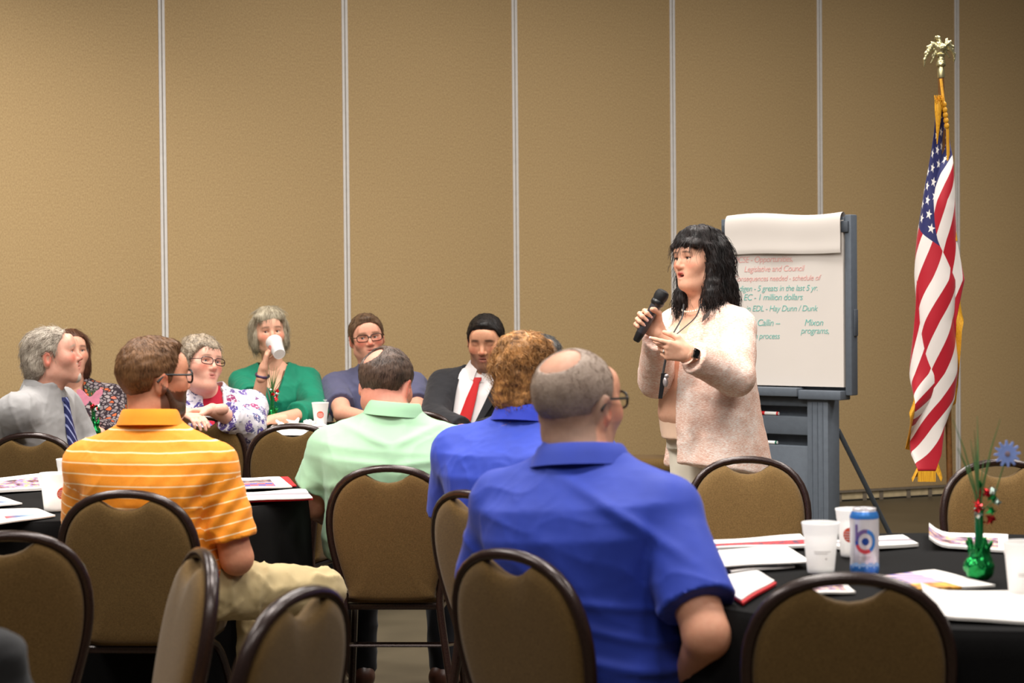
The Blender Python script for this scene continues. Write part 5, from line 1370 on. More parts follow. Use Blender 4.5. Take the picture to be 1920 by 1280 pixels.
def brown_woman():
    sk = (218, 160, 134); Z = 10.3
    H = Head(W(134, 662, Z), -150, 6, 0, 1.0, 1.0)
    neck = W(140, 726, Z + 0.03); pel = np.array([W(140, 850, Z)[0], Z + 0.1, 0.55])
    P_ = Person('seated woman with brown hair and patterned blouse behind the grey shirt man', pel, neck, 182, 182, 0.185, scale_prof(FEM, 1.1, 1.1, 0.03), 1.05, 0.065)
    P_.arms(R=(W(62, 810, 10.2), W(110, 812, 9.95)), L=(W(214, 810, 10.2), W(170, 812, 9.95)))
    P_.legs(0.4, 0.11, 0.50); inner(P_, sk, 0.016)
    P_.add_body(H.prims(neck, 0.052, False, 0, 0.2), 0.0045, lambda v: H.paint(v, sk, (186, 92, 88), (70, 48, 38), 0.0035))
    for q, d in ((1, (0.8, -0.3, 0)), (-1, (-0.8, -0.3, 0))): forearm(P_, q, sk, ((d, (0, 0, -1), (0, -0.9, 0.1)), dict(curls=(20, 22, 24, 26))), 0.008, 0.0055)
    pr = P_.torso_prims(0.014) + P_.shoulder_prims(0.016)
    for q in (1, -1): pr += P_.arm_prims(0.014, q, 'both', ru=(0.062, 0.056), rf=(0.056, 0.046), upto_f=0.7)
    pr += [cone(neck + up(0.03), neck + P_.f1 * 0.14 - up(0.10), 0.07, 0.035, 0.015, 'sub'), cone(neck, neck + up(0.2), 0.07, 0.085, 0.01, 'sub')]
    P_.cloth('blouse', pr, 0.008, M_geo, 'grey blouse with black net print and orange touches', [(0.005, 42, 111)])
    trousers(P_, M_dark)
    def line(q):
        y = q[..., 1]; zl = np.interp(y, [-0.2, 0.0, 0.015, 0.04, 0.065, 0.2], [-0.12, -0.12, -0.02, 0.055, 0.075, 0.08]); return zl - q[..., 2]
    pr = [H.capfn((0.016, 0.014, 0.012), line), H.E((0.07, -0.01, -0.04), (0.03, 0.05, 0.10), 0.03), H.E((-0.07, -0.005, -0.04), (0.03, 0.05, 0.105), 0.03), H.E((0, -0.06, -0.04), (0.085, 0.05, 0.10), 0.03)]
    P_.cloth('hair', pr, 0.0055, H_chest, 'brown chin length hair', None, post=lambda v, f: v + vnormals(v, f) * (0.0035 * wav(v * np.array([1, 1, 0.3]), 3, 120))[:, None], extra=lambda v, f: [strands(v, f, H, 800, 0.05, 2, crown_flow(H), 0.0009, 0, 0, 0.1, 7, None, jitter=0.12)])
    o = P_.finish(); H.eyes((0.1, 0.1), (60, 50, 44), P_.base, o)
brown_woman()

def hidden_person():
    sk = (210, 150, 124); Z = 10.15
    H = Head(W(1011, 676, Z), 120, 0, 0, 1.05, 1.0)
    neck = W(1018, 738, Z); pel = np.array([W(1022, 850, Z)[0], Z + 0.06, 0.55])
    P_ = Person('person with short dark grey hair almost hidden behind the curly haired one', pel, neck, 140, 140, 0.19, scale_prof(MALE, 1.0, 1.0), 1.0, 0.065)
    P_.arms(R=(W(960, 820, 10.0), W(940, 830, 9.85)), L=(W(1060, 830, 9.95), W(1000, 835, 9.8)))
    P_.legs(0.4, 0.12, 0.5); inner(P_, sk, 0.018)
    P_.add_body(H.prims(neck, 0.058), 0.005, lambda v: H.paint(v, sk))
    for q in (1, -1): forearm(P_, q, sk, (((-0.8, -0.3, 0), (0, 0, -1), (0, -0.9, 0.1)), dict(curls=(20, 22, 24, 26))), 0.008, 0.006)
    pr = P_.torso_prims(0.014) + P_.shoulder_prims(0.016)
    for q in (1, -1): pr += P_.arm_prims(0.014, q, 'both', upto_f=0.9)
    pr += [cone(neck, neck + up(0.2), 0.066, 0.085, 0.01, 'sub')]
    P_.cloth('shirt', pr, 0.011, M_dark); trousers(P_, M_dark, h=0.014)
    P_.cloth('hair', [H.capfn((0.012, 0.010, 0.014), short_line(0.07, 0.05, -0.01, -0.085))], 0.0055, hair_mat('hair_iron', (40, 38, 38), (120, 116, 112)), None, None, post=lambda v, f: v + vnormals(v, f) * (0.004 * wav(v, 3, 110))[:, None], extra=lambda v, f: [strands(v, f, H, 600, 0.03, 2, crown_flow(H), 0.0009, 0.002, 60, 0.3, 6, None, jitter=0.4)])
    P_.finish()
hidden_person()

# ------------------------------------------------------------------ flag on its pole
M_gold = plain('gold_metal', (206, 196, 150), 0.32, 0.9, 0.15); M_oak = plain('flagpole_oak', (112, 74, 36), 0.4, 0, 0.25, 60)
def flag_material():
    t = NT('flag_cloth'); uv = t.n('ShaderNodeUVMap').outputs[0]; sp = t.n('ShaderNodeSeparateXYZ'); t.l(uv, sp.inputs[0]); u, v = sp.outputs[0], sp.outputs[1]
    M = t.math; st = M('MODULO', M('FLOOR', M('MULTIPLY', v, 13.0)), 2.0)
    c = t.mix(st, lin(176, 22, 40), lin(232, 222, 216))
    U, Vv = 1.524, 0.914; cw, chh = 0.4 * U, 7 / 13 * Vv
    X = M('MULTIPLY', u, U / cw * 12); Y = M('MULTIPLY', v, 13 / 7 * 10)
    i = M('ROUND', X); j = M('ROUND', Y)
    dx = M('MULTIPLY', M('SUBTRACT', X, i), cw / 12); dy = M('MULTIPLY', M('SUBTRACT', Y, j), chh / 10)
    par = M('LESS_THAN', M('MODULO', M('ADD', i, j), 2.0), 0.5)
    r = M('SQRT', M('ADD', M('MULTIPLY', dx, dx), M('MULTIPLY', dy, dy)))
    an = M('ARCTAN2', dx, M('MULTIPLY', dy, -1.0)); w = 2 * math.pi / 5
    a = M('ABSOLUTE', M('SUBTRACT', M('FLOORED_MODULO', M('ADD', an, w / 2), w), w / 2))
    Rr = 0.0265; ri = Rr * 0.40; Nx, Ny = ri * math.cos(w / 2), ri * math.sin(w / 2)
    ins = M('LESS_THAN', M('MULTIPLY', r, M('ADD', M('MULTIPLY', M('COSINE', a), Ny), M('MULTIPLY', M('SINE', a), Rr - Nx))), Rr * Ny)
    inr = M('MULTIPLY', M('MULTIPLY', M('GREATER_THAN', i, 0.5), M('LESS_THAN', i, 11.5)), M('MULTIPLY', M('GREATER_THAN', j, 0.5), M('LESS_THAN', j, 9.5)))
    star = M('MULTIPLY', M('MULTIPLY', ins, par), inr)
    can = t.mix(star, lin(36, 38, 92), lin(232, 226, 220))
    m = M('MULTIPLY', M('LESS_THAN', u, 0.4), M('LESS_THAN', v, 7 / 13))
    t.set(t.mix(m, c, can), 0.5, 0, 0.3); t.b.inputs['Sheen Weight'].default_value = 0.2
    t.bump(t.noise(t.obj(), 1200, 1), 0.1, 0.0005); return t.m
def make_flag():
    ZF = 9.33; base = np.array([W(1782, 900, ZF)[0], ZF, 0.0])
    pb, pt = np.array([W(1784, 900, ZF)[0], ZF, 0.03]), W(1764, 128, ZF)
    root = empty('flag_stand', base); tag(root, 'American flag with gold fringe on a wooden pole with eagle finial', 'flag')
    R = lambda p: np.array(p) - base
    m = MB(); m.tube([R(pb), R(pt)], 0.0145, 14); m.build('pole', M_oak, root)
    m = MB(); m.lathe([(0.15, 0), (0.155, 0.012), (0.12, 0.03), (0.05, 0.05), (0.03, 0.075), (0.022, 0.09), (0.0, 0.09)], 32, (R(pb) * np.array([1, 1, 0]))); m.build('stand_base', M_gold, root)
    ax = unit(pt - pb); m = MB(); m.lathe([(0.0165, -0.045), (0.0175, -0.04), (0.0165, -0.005), (0.014, 0.0), (0.012, 0.045), (0.013, 0.05), (0.02, 0.055), (0.022, 0.065), (0.012, 0.075)], 16, R(pt), ax); m.build('ferrule', M_gold, root)
    # eagle finial
    c = W(1764, 104, ZF); s = 0.0025 * 1.0
    def E_(px, py, dy=0): return W(px, py, ZF + dy)
    pr = [cone(E_(1764, 116), E_(1764, 112), 0.020, 0.016, 0.01), ell(E_(1764, 122), (0.022, 0.022, 0.012), None, 0.01), cone(E_(1764, 110), E_(1763, 88), 0.013, 0.017, 0.012), cone(E_(1763, 88), E_(1760, 72), 0.014, 0.010, 0.01), ell(E_(1757, 70), (0.012, 0.010, 0.009), None, 0.006), cone(E_(1755, 70), E_(1752, 74), 0.005, 0.002, 0.004)]
    for sx, tips in ((-1, ((1747, 84), (1739, 92), (1735, 104), (1733, 116))), (1, ((1775, 78), (1782, 82), (1787, 92), (1789, 106)))):
        root_p = E_(1764 + sx * 4, 90, -0.005)
        sh = E_(1764 + sx * 12, 82, 0.0); pr.append(cone(root_p, sh, 0.012, 0.009, 0.01))
        for k, (tx, ty) in enumerate(tips):
            pr.append(cone(sh, E_(tx, ty - 4, 0.012), 0.008, 0.0065, 0.004)); pr.append(cone(E_(tx, ty - 4, 0.012), E_(tx + (0 if sx < 0 else 0), ty + 9, 0.012), 0.0065, 0.0035, 0.004))
            pr.append(cone(root_p, E_((tx + 1764 + sx * 6) / 2, ty + 2, 0.008), 0.008, 0.005, 0.004))
    v, f = sdf_mesh(pr, 0.003); v = v + vnormals(v, f) * (0.0016 * wav(v, 3, 500))[:, None]
    link('eagle_finial', mesh_np('eagle_finial', v - base, [f]), M_gold, root)
    # cloth
    a = math.atan2(0.914, 1.524); c_, s_ = math.cos(a), math.sin(a); U, Vv = 1.524, 0.914; HT = math.hypot(U, Vv)
    ys = np.array([195, 250, 320, 400, 450, 500, 525, 560, 600, 700, 750, 775, 800, 850, 882.])
    xl = np.array([1753, 1748, 1739, 1729, 1722, 1718, 1716, 1713, 1711, 1709, 1708, 1708, 1708, 1709, 1716.])
    xr = np.array([1771, 1779, 1781, 1784, 1787, 1797, 1803, 1796, 1788, 1789, 1783, 1774, 1766, 1760, 1748.])
    def pos(tt, h):
        py = 195 + (882 - 195) * h / HT
        wl = np.maximum((h * c_ - U) / s_, -h * s_ / c_); wr = np.minimum(h * c_ / s_, (Vv - h * s_) / c_)
        w = wl + (wr - wl) * tt; th = 2 * math.pi * w / 0.52 + 0.4 + 0.5 * np.sin(h * 2.2)
        x0 = np.interp(py, ys, xl); x1 = np.interp(py, ys, xr); wd = (x1 - x0) / 400
        env = np.minimum(1, 4 * np.minimum(tt, 1 - tt)) ** 0.7 * np.minimum(1, h / 0.35); A = 0.30 * wd * env
        px = x0 + (x1 - x0) * tt
        top = np.stack([(px - 960 + (640 - py) * 0) / 400.1 + (py - 640) * 0, 0 * px, 0 * px], -1)
        p = np.array([0, 0, CAMH]) + np.stack([(px - 960), 0 * px, 0 * px], -1) * 0
        d = np.stack([(px - 960) / FPX, -(py - 640) / FPX, -np.ones_like(px)], -1) @ CMN.T
        P_ = np.array([0, 0, CAMH]) + d * (ZF / d[..., 1])[..., None]
        P_[..., 0] += A * np.sin(th); P_[..., 1] += -0.03 - 0.045 * np.minimum(1, h / 0.5) * np.cos(th) + 0.02 * np.sin(h * 5 + w * 6)
        u = h * c_ - w * s_; v = h * s_ + w * c_
        return P_, u / U, v / Vv
    hh = np.linspace(0.02, HT - 0.004, 150); tt = np.linspace(0, 1, 150); TT, HH = np.meshgrid(tt, hh)
    P3, uu, vv = pos(TT, HH); nc = 150; idx = np.arange(150 * 150).reshape(150, 150)
    fs = np.stack([idx[:-1, :-1], idx[:-1, 1:], idx[1:, 1:], idx[1:, :-1]], -1).reshape(-1, 4)
    me = mesh_np('flag_cloth', (P3 - base).reshape(-1, 3), [fs]); uvl = me.uv_layers.new(name='UVMap')
    li = np.empty(len(me.loops), np.int32); me.loops.foreach_get('vertex_index', li)
    uvl.data.foreach_set('uv', np.stack([uu.ravel()[li], vv.ravel()[li]], 1).astype(np.float32).ravel())
    fl = link('flag_cloth', me, flag_material(), root)
    so = fl.modifiers.new('thickness', 'SOLIDIFY'); so.thickness = 0.002; so.offset = 0
    # fringe along the hanging edges
    M_fr = NT('gold_fringe'); w = M_fr.n('ShaderNodeTexNoise'); M_fr.l(M_fr.obj((900, 900, 12)), w.inputs[0]); w.inputs['Scale'].default_value = 1.0; M_fr.set(M_fr.ramp(w.outputs[0], [(0.35, lin(190, 122, 10)), (0.65, lin(244, 184, 40))]), 0.55); M_fr.bump(w.outputs[0], 0.6, 0.002)
    m = MB()
    for side, h0, h1 in ((1.0, Vv * s_ + 0.02, HT - 0.004), (0.0, U * c_ - 0.02, HT - 0.004)):
        hs = np.linspace(h0, h1, 70); E0, _, _ = pos(np.full(70, side), hs); ins_, _, _ = pos(np.full(70, side + (-0.02 if side else 0.02)), hs)
        o = E0 - ins_; o /= np.linalg.norm(o, axis=1, keepdims=True) + 1e-9; o = o * 0.5 + np.array([0, 0, -1.0]); o /= np.linalg.norm(o, axis=1, keepdims=True)
        A_ = E0 - base; B_ = A_ + o * 0.056 + np.array([0, -0.002, 0]); off = np.array([0, -0.003, 0])
        vs = [p for p in A_ + off] + [p for p in B_ + off] + [p for p in A_ - off] + [p for p in B_ - off]
        m.add(vs, [(i, i + 1, i + 71, i + 70) for i in range(69)] + [(140 + i, 210 + i, 211 + i, 141 + i) for i in range(69)] + [(70 + i, 71 + i, 211 + i, 210 + i) for i in range(69)])
    E0, _, _ = pos(np.linspace(0, 1, 70), np.full(70, HT - 0.004)); A_ = E0 - base; B_ = A_ + np.array([0, 0, -0.05]); off = np.array([0, -0.003, 0])
    m.add([p for p in A_ + off] + [p for p in B_ + off] + [p for p in A_ - off] + [p for p in B_ - off], [(i, i + 1, i + 71, i + 70) for i in range(69)] + [(140 + i, 210 + i, 211 + i, 141 + i) for i in range(69)] + [(70 + i, 71 + i, 211 + i, 210 + i) for i in range(69)])
    m.build('fringe', M_fr.m, fl)
    # cord and tassel
    m = MB(); m.tube(smooth_pts([R(W(1764, 148, ZF - 0.02)), R(W(1767, 175, ZF - 0.03)), R(W(1771, 205, ZF - 0.045)), R(W(1774, 235, ZF - 0.05))], 12), 0.007, 8)
    for k in range(5): m.sphere(R(W(1770 + k * 1.2, 196 + k * 10, ZF - 0.055)), 0.014, 10, 8, (0.9, 0.8, 1.1))
    m.tube(smooth_pts([R(W(1777, 238, ZF - 0.05)), R(W(1780, 330, ZF - 0.05)), R(W(1784, 410, ZF - 0.05))], 10), 0.005, 8)
    m.tube(smooth_pts([R(W(1775, 238, ZF - 0.055)), R(W(1777, 300, ZF - 0.055)), R(W(1781, 380, ZF - 0.05))], 10), 0.005, 8)
    m.tube([R(W(1784, 405, ZF - 0.05)), R(W(1786, 420, ZF - 0.05)), R(W(1789, 452, ZF - 0.05))], [0.006, 0.013, 0.016], 10)
    m.build('cord', M_fr.m, root)
    m = MB(); rng = np.random.RandomState(2)
    for k in range(70):
        x = 1754 + rng.rand() * 14; a0 = W(x, 196 + rng.rand() * 14, ZF - 0.05 - rng.rand() * 0.02); a1 = W(x - 3 + rng.rand() * 6, 178 + rng.rand() * 10, ZF - 0.05 - rng.rand() * 0.03)
        m.tube([R(a0), R((a0 + a1) / 2 + rng.normal(size=3) * 0.004), R(a1)], 0.0018, 4)
    m.tube(smooth_pts([R(W(1759, 190, ZF - 0.06)), R(W(1759, 225, ZF - 0.062)), R(W(1757, 270, ZF - 0.055))], 10), [0.016, 0.017, 0.016, 0.014, 0.012, 0.010, 0.008, 0.006, 0.004, 0.002], 10)
    m.build('tassel', M_fr.m, root)
make_flag()

# ------------------------------------------------------------------ flip chart easel
M_easel = plain('easel_grey', (92, 99, 108), 0.5, 0, 0.06, 40, 0.4); M_easel_d = plain('easel_dark', (72, 78, 86), 0.55); M_paper = plain('chart_paper', (216, 207, 199), 0.8, 0, 0.02, 3)
def text_mesh(txt, size, shear=0.25):
    cu = bpy.data.curves.new('handwriting', 'FONT'); cu.body = txt; cu.size = size; cu.shear = shear; cu.extrude = 0.0004; cu.space_character = 0.92; cu.offset = -0.0004
    o = bpy.data.objects.new('tmp_text', cu); COL.objects.link(o); dg = bpy.context.evaluated_depsgraph_get()
    me = bpy.data.meshes.new_from_object(o.evaluated_get(dg)); bpy.data.objects.remove(o); me.name = 'handwriting'; return me
def make_easel():
    X0 = (1472 - 960) / 381 ; root = empty('flip_chart_easel', (X0, 9.8, 0), rad(-40.5)); tag(root, 'grey plastic flip chart easel with handwritten paper pad behind the speaker', 'easel')
    m = MB(); m.box((-0.34, 0.022, 0.93), (0.34, 0.045, 1.74), 0.004); m.build('board', M_easel_d, root)
    for sx in (-1, 1):
        m = MB(); m.box((sx * 0.358 - 0.018, 0.0, 0.915), (sx * 0.358 + 0.018, 0.06, 1.785), 0.006); fr = m.build('side_rail', M_easel, root)
        m = MB(); m.box((sx * 0.345 - 0.02, -0.012, 1.70), (sx * 0.345 + 0.02, 0.03, 1.755), 0.005); m.build('clamp', M_easel_d, root)
    m = MB(); m.box((-0.34, 0.0, 1.72), (0.34, 0.05, 1.775), 0.006); m.build('header_bar', M_easel, root)
    m = MB(); m.box((0.372, 0.02, 1.2), (0.385, 0.05, 1.33), 0.005); m.build('side_handle', M_easel_d, root)
    # pad
    m = MB(); m.box((-0.33, -0.006, 0.955), (0.335, 0.02, 1.76)); pad = m.build('paper_pad', M_paper, root, smooth=False)
    m = MB(); prof = []
    for k in range(13):
        a = math.pi * k / 12; prof.append((0.022 - 0.042 * math.sin(a / 2) * 1.0 + 0.0, 1.765 + 0.035 * math.sin(a)))
    path = [(0.035, 1.70), (0.036, 1.75), (0.03, 1.785), (0.012, 1.803), (-0.01, 1.800), (-0.024, 1.78), (-0.027, 1.74), (-0.024, 1.68), (-0.024, 1.635), (-0.028, 1.612), (-0.022, 1.604)]
    path = [tuple(p) for p in smooth_pts(path, 26)]; n = len(path); cols = 13; vs = []
    for th in (0, 0.0012):
        for i, (y, z) in enumerate(path):
            for k in range(cols):
                x = -0.334 + 0.668 * k / (cols - 1); vs.append((x, y - th + 0.004 * math.sin(k * 0.9), z + 0.006 * math.sin(k * 0.5 + 0.4) * (i < n - 6) + 0.004 * math.sin(k * .5)))
    fs = []
    for b in (0, n * cols): fs += [(b + i * cols + k, b + i * cols + k + 1, b + (i + 1) * cols + k + 1, b + (i + 1) * cols + k) for i in range(n - 1) for k in range(cols - 1)]
    m = MB(); m.add(vs, fs); m.build('turned_sheet', M_paper, root, angle=80)
    M_rd = plain('marker_ink_red', (226, 160, 154), 0.7, 0, 0.05); M_tl = plain('marker_ink_teal', (100, 182, 172), 0.7, 0, 0.05)
    for txt, x, z, sz, mt in (('OCSE - Opportunities,', -0.305, 1.565, 0.042, M_rd), ('Legislative and Council', -0.235, 1.518, 0.042, M_rd), ('Consequences needed - schedule of', -0.30, 1.472, 0.038, M_rd),
                              ('Indigen - 5 greats in the last 5 yr.', -0.295, 1.422, 0.041, M_tl), ('EC - 1 million dollars', -0.24, 1.377, 0.045, M_tl), ('in EDL - Hay Dunn / Dunk', -0.225, 1.322, 0.042, M_tl),
                              ('Ed Callin -- ', -0.215, 1.250, 0.047, M_tl), ('Mixon', 0.115, 1.252, 0.045, M_tl), ('programs,', 0.095, 1.213, 0.043, M_tl), ('in process', -0.185, 1.186, 0.042, M_tl)):
        me = text_mesh(txt, sz); o = link('handwriting', me, mt, pad); o.location = (x, -0.0068, z); o.rotation_euler = (rad(90), 0, 0)
    # tray and lower body
    m = MB(); m.box((-0.33, -0.055, 0.905), (0.10, 0.04, 0.948), 0.006); m.build('tray', M_easel, root)
    m = MB(); m.box((0.10, -0.045, 0.893), (0.34, 0.05, 0.938), 0.006); m.build('tray', M_easel, root)
    m = MB(); m.box((-0.27, 0.055, 0.02), (0.18, 0.075, 0.90)); m.build('rear_panel', M_easel_d, root)
    for x0, x1 in ((-0.30, -0.19), (0.135, 0.255)):
        m = MB(); m.box((x0, -0.02, 0.0), (x1, 0.09, 0.9), 0.008); 
        for q in (0.25, 0.5, 0.75): m.box((x0 + (x1 - x0) * q - 0.0025, -0.0235, 0.02), (x0 + (x1 - x0) * q + 0.0025, -0.018, 0.88))
        m.build('column', M_easel, root)
    for z0, z1 in ((0.715, 0.806), (0.02, 0.662)):
        m = MB(); m.box((-0.19, -0.008, z0), (0.135, 0.06, z1), 0.006); m.build('shelf_front', M_easel, root)
    m = MB(); m.box((-0.19, -0.006, 0.855), (0.135, 0.03, 0.9), 0.005); m.build('shelf_front', M_easel_d, root)
    for sx in (-1, 1):
        m = MB(); m.tube([(sx * 0.245, 0.09, 0.74), (sx * 0.335, 0.60, 0.012)], 0.012, 8); m.build('rear_leg', M_easel_d, root)
    def marker(px, py, colr, label, Lm=0.13, z=0.81):
        d = WZ(px, py, z); Rm = Rz(rad(-40.5)); lp = Rm.T @ (np.array([d[0], d[1], 0]) - np.array([X0, 9.8, 0])); q = Rm @ np.array([lp[0], 0.004, 0]) + np.array([X0, 9.8, z + 0.010])
        o = empty('marker_pen', q - np.array([0, 0, 0.010]), rad(-40.5)); tag(o, label, 'marker', 'markers on the easel shelves')
        mm = plain('marker_' + label.split()[0], colr, 0.35)
        a = MB(); a.lathe([(0.0085, -0.02), (0.009, -0.018), (0.009, 0.065), (0.006, 0.068), (0, 0.068)], 14, (0, 0, 0.010), (1, 0, 0)); a.build('barrel', plain('marker_white', (232, 230, 226), 0.35), o)
        a = MB(); a.lathe([(0.0, -0.065), (0.008, -0.065), (0.0097, -0.06), (0.0099, -0.012), (0.0, -0.012)], 14, (0, 0, 0.010), (1, 0, 0)); a.build('cap', mm, o)
        a = MB(); a.lathe([(0.0093, 0.056), (0.0093, 0.066)], 14, (0, 0, 0.010), (1, 0, 0)); a.build('end_ring', mm, o)
    marker(1484, 774, (200, 26, 30), 'red capped whiteboard marker on the upper easel shelf', z=0.806)
    marker(1466, 829, (10, 96, 74), 'green capped whiteboard marker on the lower easel shelf', z=0.662)
make_easel()

# ------------------------------------------------------------------ cups, can
M_foam = plain('foam_white', (248, 244, 240), 0.6, 0, 0.01, 300, 0.3); _fb = M_foam.node_tree.nodes['Principled BSDF']; _fb.inputs['Subsurface Weight'].default_value = 0.6; _fb.inputs['Subsurface Radius'].default_value = (0.03, 0.03, 0.03); _fb.inputs['Subsurface Scale'].default_value = 1.0; M_logo = plain('logo_orange_red', (232, 92, 62), 0.6, 0, 0.06)
def conepatch(poly_fn, r_at, az0, z0, nr=6, na=24, lift=0.0007):
    """polar patch (function angle->radius) wrapped on a surface of revolution"""
    vs = []; fs = []
    for i in range(nr + 1):
        for k in range(na):
            a = 2 * math.pi * k / na; r = poly_fn(a) * i / nr; x, z = r * math.cos(a), z0 + r * math.sin(a)
            R = r_at(z) + lift; az = az0 + x / R; vs.append((R * math.cos(az), R * math.sin(az), z))
    for i in range(nr):
        for k in range(na): fs.append((i * na + k, i * na + (k + 1) % na, (i + 1) * na + (k + 1) % na, (i + 1) * na + k))
    return vs, fs
def rectpatch(x0, x1, z0, z1, r_at, az0, lift=0.001, n=8):
    vs = []
    for z in (z0, z1):
        for k in range(n + 1):
            x = x0 + (x1 - x0) * k / n; R = r_at(z) + lift; vs.append((R * math.cos(az0 + x / R), R * math.sin(az0 + x / R), z))
    return vs, [(k, k + 1, n + 2 + k, n + 1 + k) for k in range(n)]
cup_r = lambda z: 0.0312 + (0.0425 - 0.0312) * z / 0.118
def make_cup(loc, label, logo_az=-90, tilt=None, specks=False):
    root = empty('foam_cup', loc); tag(root, label, 'cup', 'white foam cups')
    m = MB(); m.lathe([(0.0, 0.003), (0.029, 0.003), (0.0305, 0.0), (0.0316, 0.004), (cup_r(0.09), 0.09), (cup_r(0.0905) + 0.0012, 0.0915), (0.0432, 0.112), (0.0440, 0.1135), (0.0446, 0.116), (0.0440, 0.1185), (0.0425, 0.1185), (0.0412, 0.115), (0.0295, 0.010), (0.0, 0.009)], 36); m.build('cup_body', M_foam, root)
    if logo_az is not None:
        m = MB(); v, f = conepatch(lambda a: 0.0185, cup_r, rad(logo_az), 0.056); m.add(v, f); lg = m.build('printed_logo', M_logo, root)
        m = MB()
        for zz, hw in ((0.0635, 0.012), (0.0575, 0.0155), (0.0515, 0.0155), (0.0455, 0.011)):
            v, f = rectpatch(-hw, hw, zz - 0.001, zz + 0.001, cup_r, rad(logo_az)); m.add(v, f)
        m.build('logo_lettering', M_foam, lg)
    if specks:
        m = MB(); v, f = rectpatch(-0.02, 0.02, 0.052, 0.0535, cup_r, rad(-92)); m.add(v, f); v, f = rectpatch(-0.02, 0.012, 0.0475, 0.049, cup_r, rad(-92)); m.add(v, f); v, f = conepatch(lambda a: 0.0022, cup_r, rad(-78), 0.036, 2, 10); m.add(v, f); m.build('fine_print', plain('print_grey', (176, 168, 160), 0.7), root)
    if tilt is not None: root.rotation_euler = tilt
    return root
make_cup(WZ(1539, 1073, TZ), 'white foam cup left of the drink can on the right table', None, specks=True)
make_cup(WZ(1600, 1042, TZ), 'white foam cup with orange logo behind the drink can', -112)
make_cup(WZ(1920, 1118, TZ), 'white foam cup cut off by the right edge of the photo', None, specks=True)
make_cup(WZ(102, 957, TZ), 'white foam cup with orange logo left of the orange polo man', -35)
make_cup(WZ(131, 925, TZ), 'white foam cup half hidden behind the orange polo man\'s shoulder', None)
make_cup(WZ(601, 797, TZ), 'foam cup with round orange logo beside the mint shirt man\'s shoulder', -85)
make_cup(WZ(614, 790, TZ), 'foam cup standing behind another by the mint shirt man\'s shoulder', -60)
gc0, gc1 = W(524, 664, 10.36), W(508, 628, 10.50); gd = unit(gc1 - gc0)
gq = Vector((0, 0, 1)).rotation_difference(Vector(gd)).to_euler()
make_cup(gc0, 'white foam cup the woman in green drinks from', 200, gq)
def make_can():
    root = empty('drink_can', WZ(1621, 1079, TZ)); tag(root, 'tall slim white and blue drink can on the right table', 'can')
    R = 0.033; ra = lambda z: R
    m = MB(); m.lathe([(0.0, 0.004), (0.022, 0.002), (0.026, 0.0), (0.031, 0.006), (R, 0.012), (R, 0.138), (0.0315, 0.143), (0.028, 0.150), (0.0265, 0.1535), (0.0275, 0.156), (0.0265, 0.1575), (0.0255, 0.155), (0.0, 0.1535)], 40); m.build('can_body', plain('can_white', (226, 222, 224), 0.3, 0.35, 0.03), root)
    blue = plain('can_blue', (58, 126, 204), 0.3, 0.3); red = plain('can_red', (206, 70, 78), 0.35, 0.2); mid = plain('can_purple', (120, 96, 150), 0.35, 0.2); deep = plain('can_deep_blue', (30, 70, 150), 0.3, 0.2)
    m = MB(); m.lathe([(R + 0.0005, 0.134), (R + 0.0004, 0.1385), (0.0319, 0.1434), (0.0284, 0.1504)], 40); m.build('blue_shoulder_band', blue, root)
    m = MB(); m.lathe([(0.0315, 0.0065), (R + 0.0005, 0.0125), (R + 0.0005, 0.026)], 40); m.build('blue_base_band', blue, root)
    m = MB()
    for k in range(9): v, f = conepatch(lambda a: 0.005 + 0.002 * math.sin(3 * a), ra, rad(-150 + k * 15), 0.027 + 0.003 * (k % 2), 2, 10); m.add(v, f)
    m.build('wave_print', plain('can_pale_blue', (150, 186, 226), 0.4), root)
    az = rad(-96); z0 = 0.083
    for nm, a0, a1, mt in (('logo_ring', -60, 80, blue), ('logo_ring', 80, 150, mid), ('logo_ring', 200, 300, red), ('logo_ring', 150, 200, deep)):
        vs = []
        for i in range(4):
            r = 0.0165 + 0.008 * i / 3
            for k in range(17):
                a = rad(a0 + (a1 - a0) * k / 16); x, z = r * math.cos(a), z0 + r * 1.15 * math.sin(a); vs.append(((R + 0.0007) * math.cos(az + x / R), (R + 0.0007) * math.sin(az + x / R), z))
        m = MB(); m.add(vs, [(i * 17 + k, i * 17 + k + 1, (i + 1) * 17 + k + 1, (i + 1) * 17 + k) for i in range(3) for k in range(16)]); m.build(nm, mt, root)
    m = MB(); v, f = conepatch(lambda a: 0.0085, ra, az, z0); m.add(v, f); m.build('logo_dot', deep, root)
    m = MB(); v, f = rectpatch(-0.0245, -0.0185, 0.083, 0.122, ra, az); m.add(v, f); m.build('logo_stem', mid, root)
    m = MB(); v, f = rectpatch(-0.012, 0.012, 0.046, 0.0475, ra, az); m.add(v, f); v, f = rectpatch(-0.009, 0.009, 0.042, 0.0432, ra, az); m.add(v, f); m.build('fine_print', plain('print_grey', (176, 168, 160), 0.7), root)
    m = MB(); m.tube([(math.cos(a) * 0.009, math.sin(a) * 0.006 + 0.004, 0.1565) for a in np.linspace(0, 6.283, 13)[:-1]], 0.0012, 5, closed=True); m.build('pull_tab', plain('tab_alu', (190, 190, 192), 0.3, 0.9), root)
make_can()

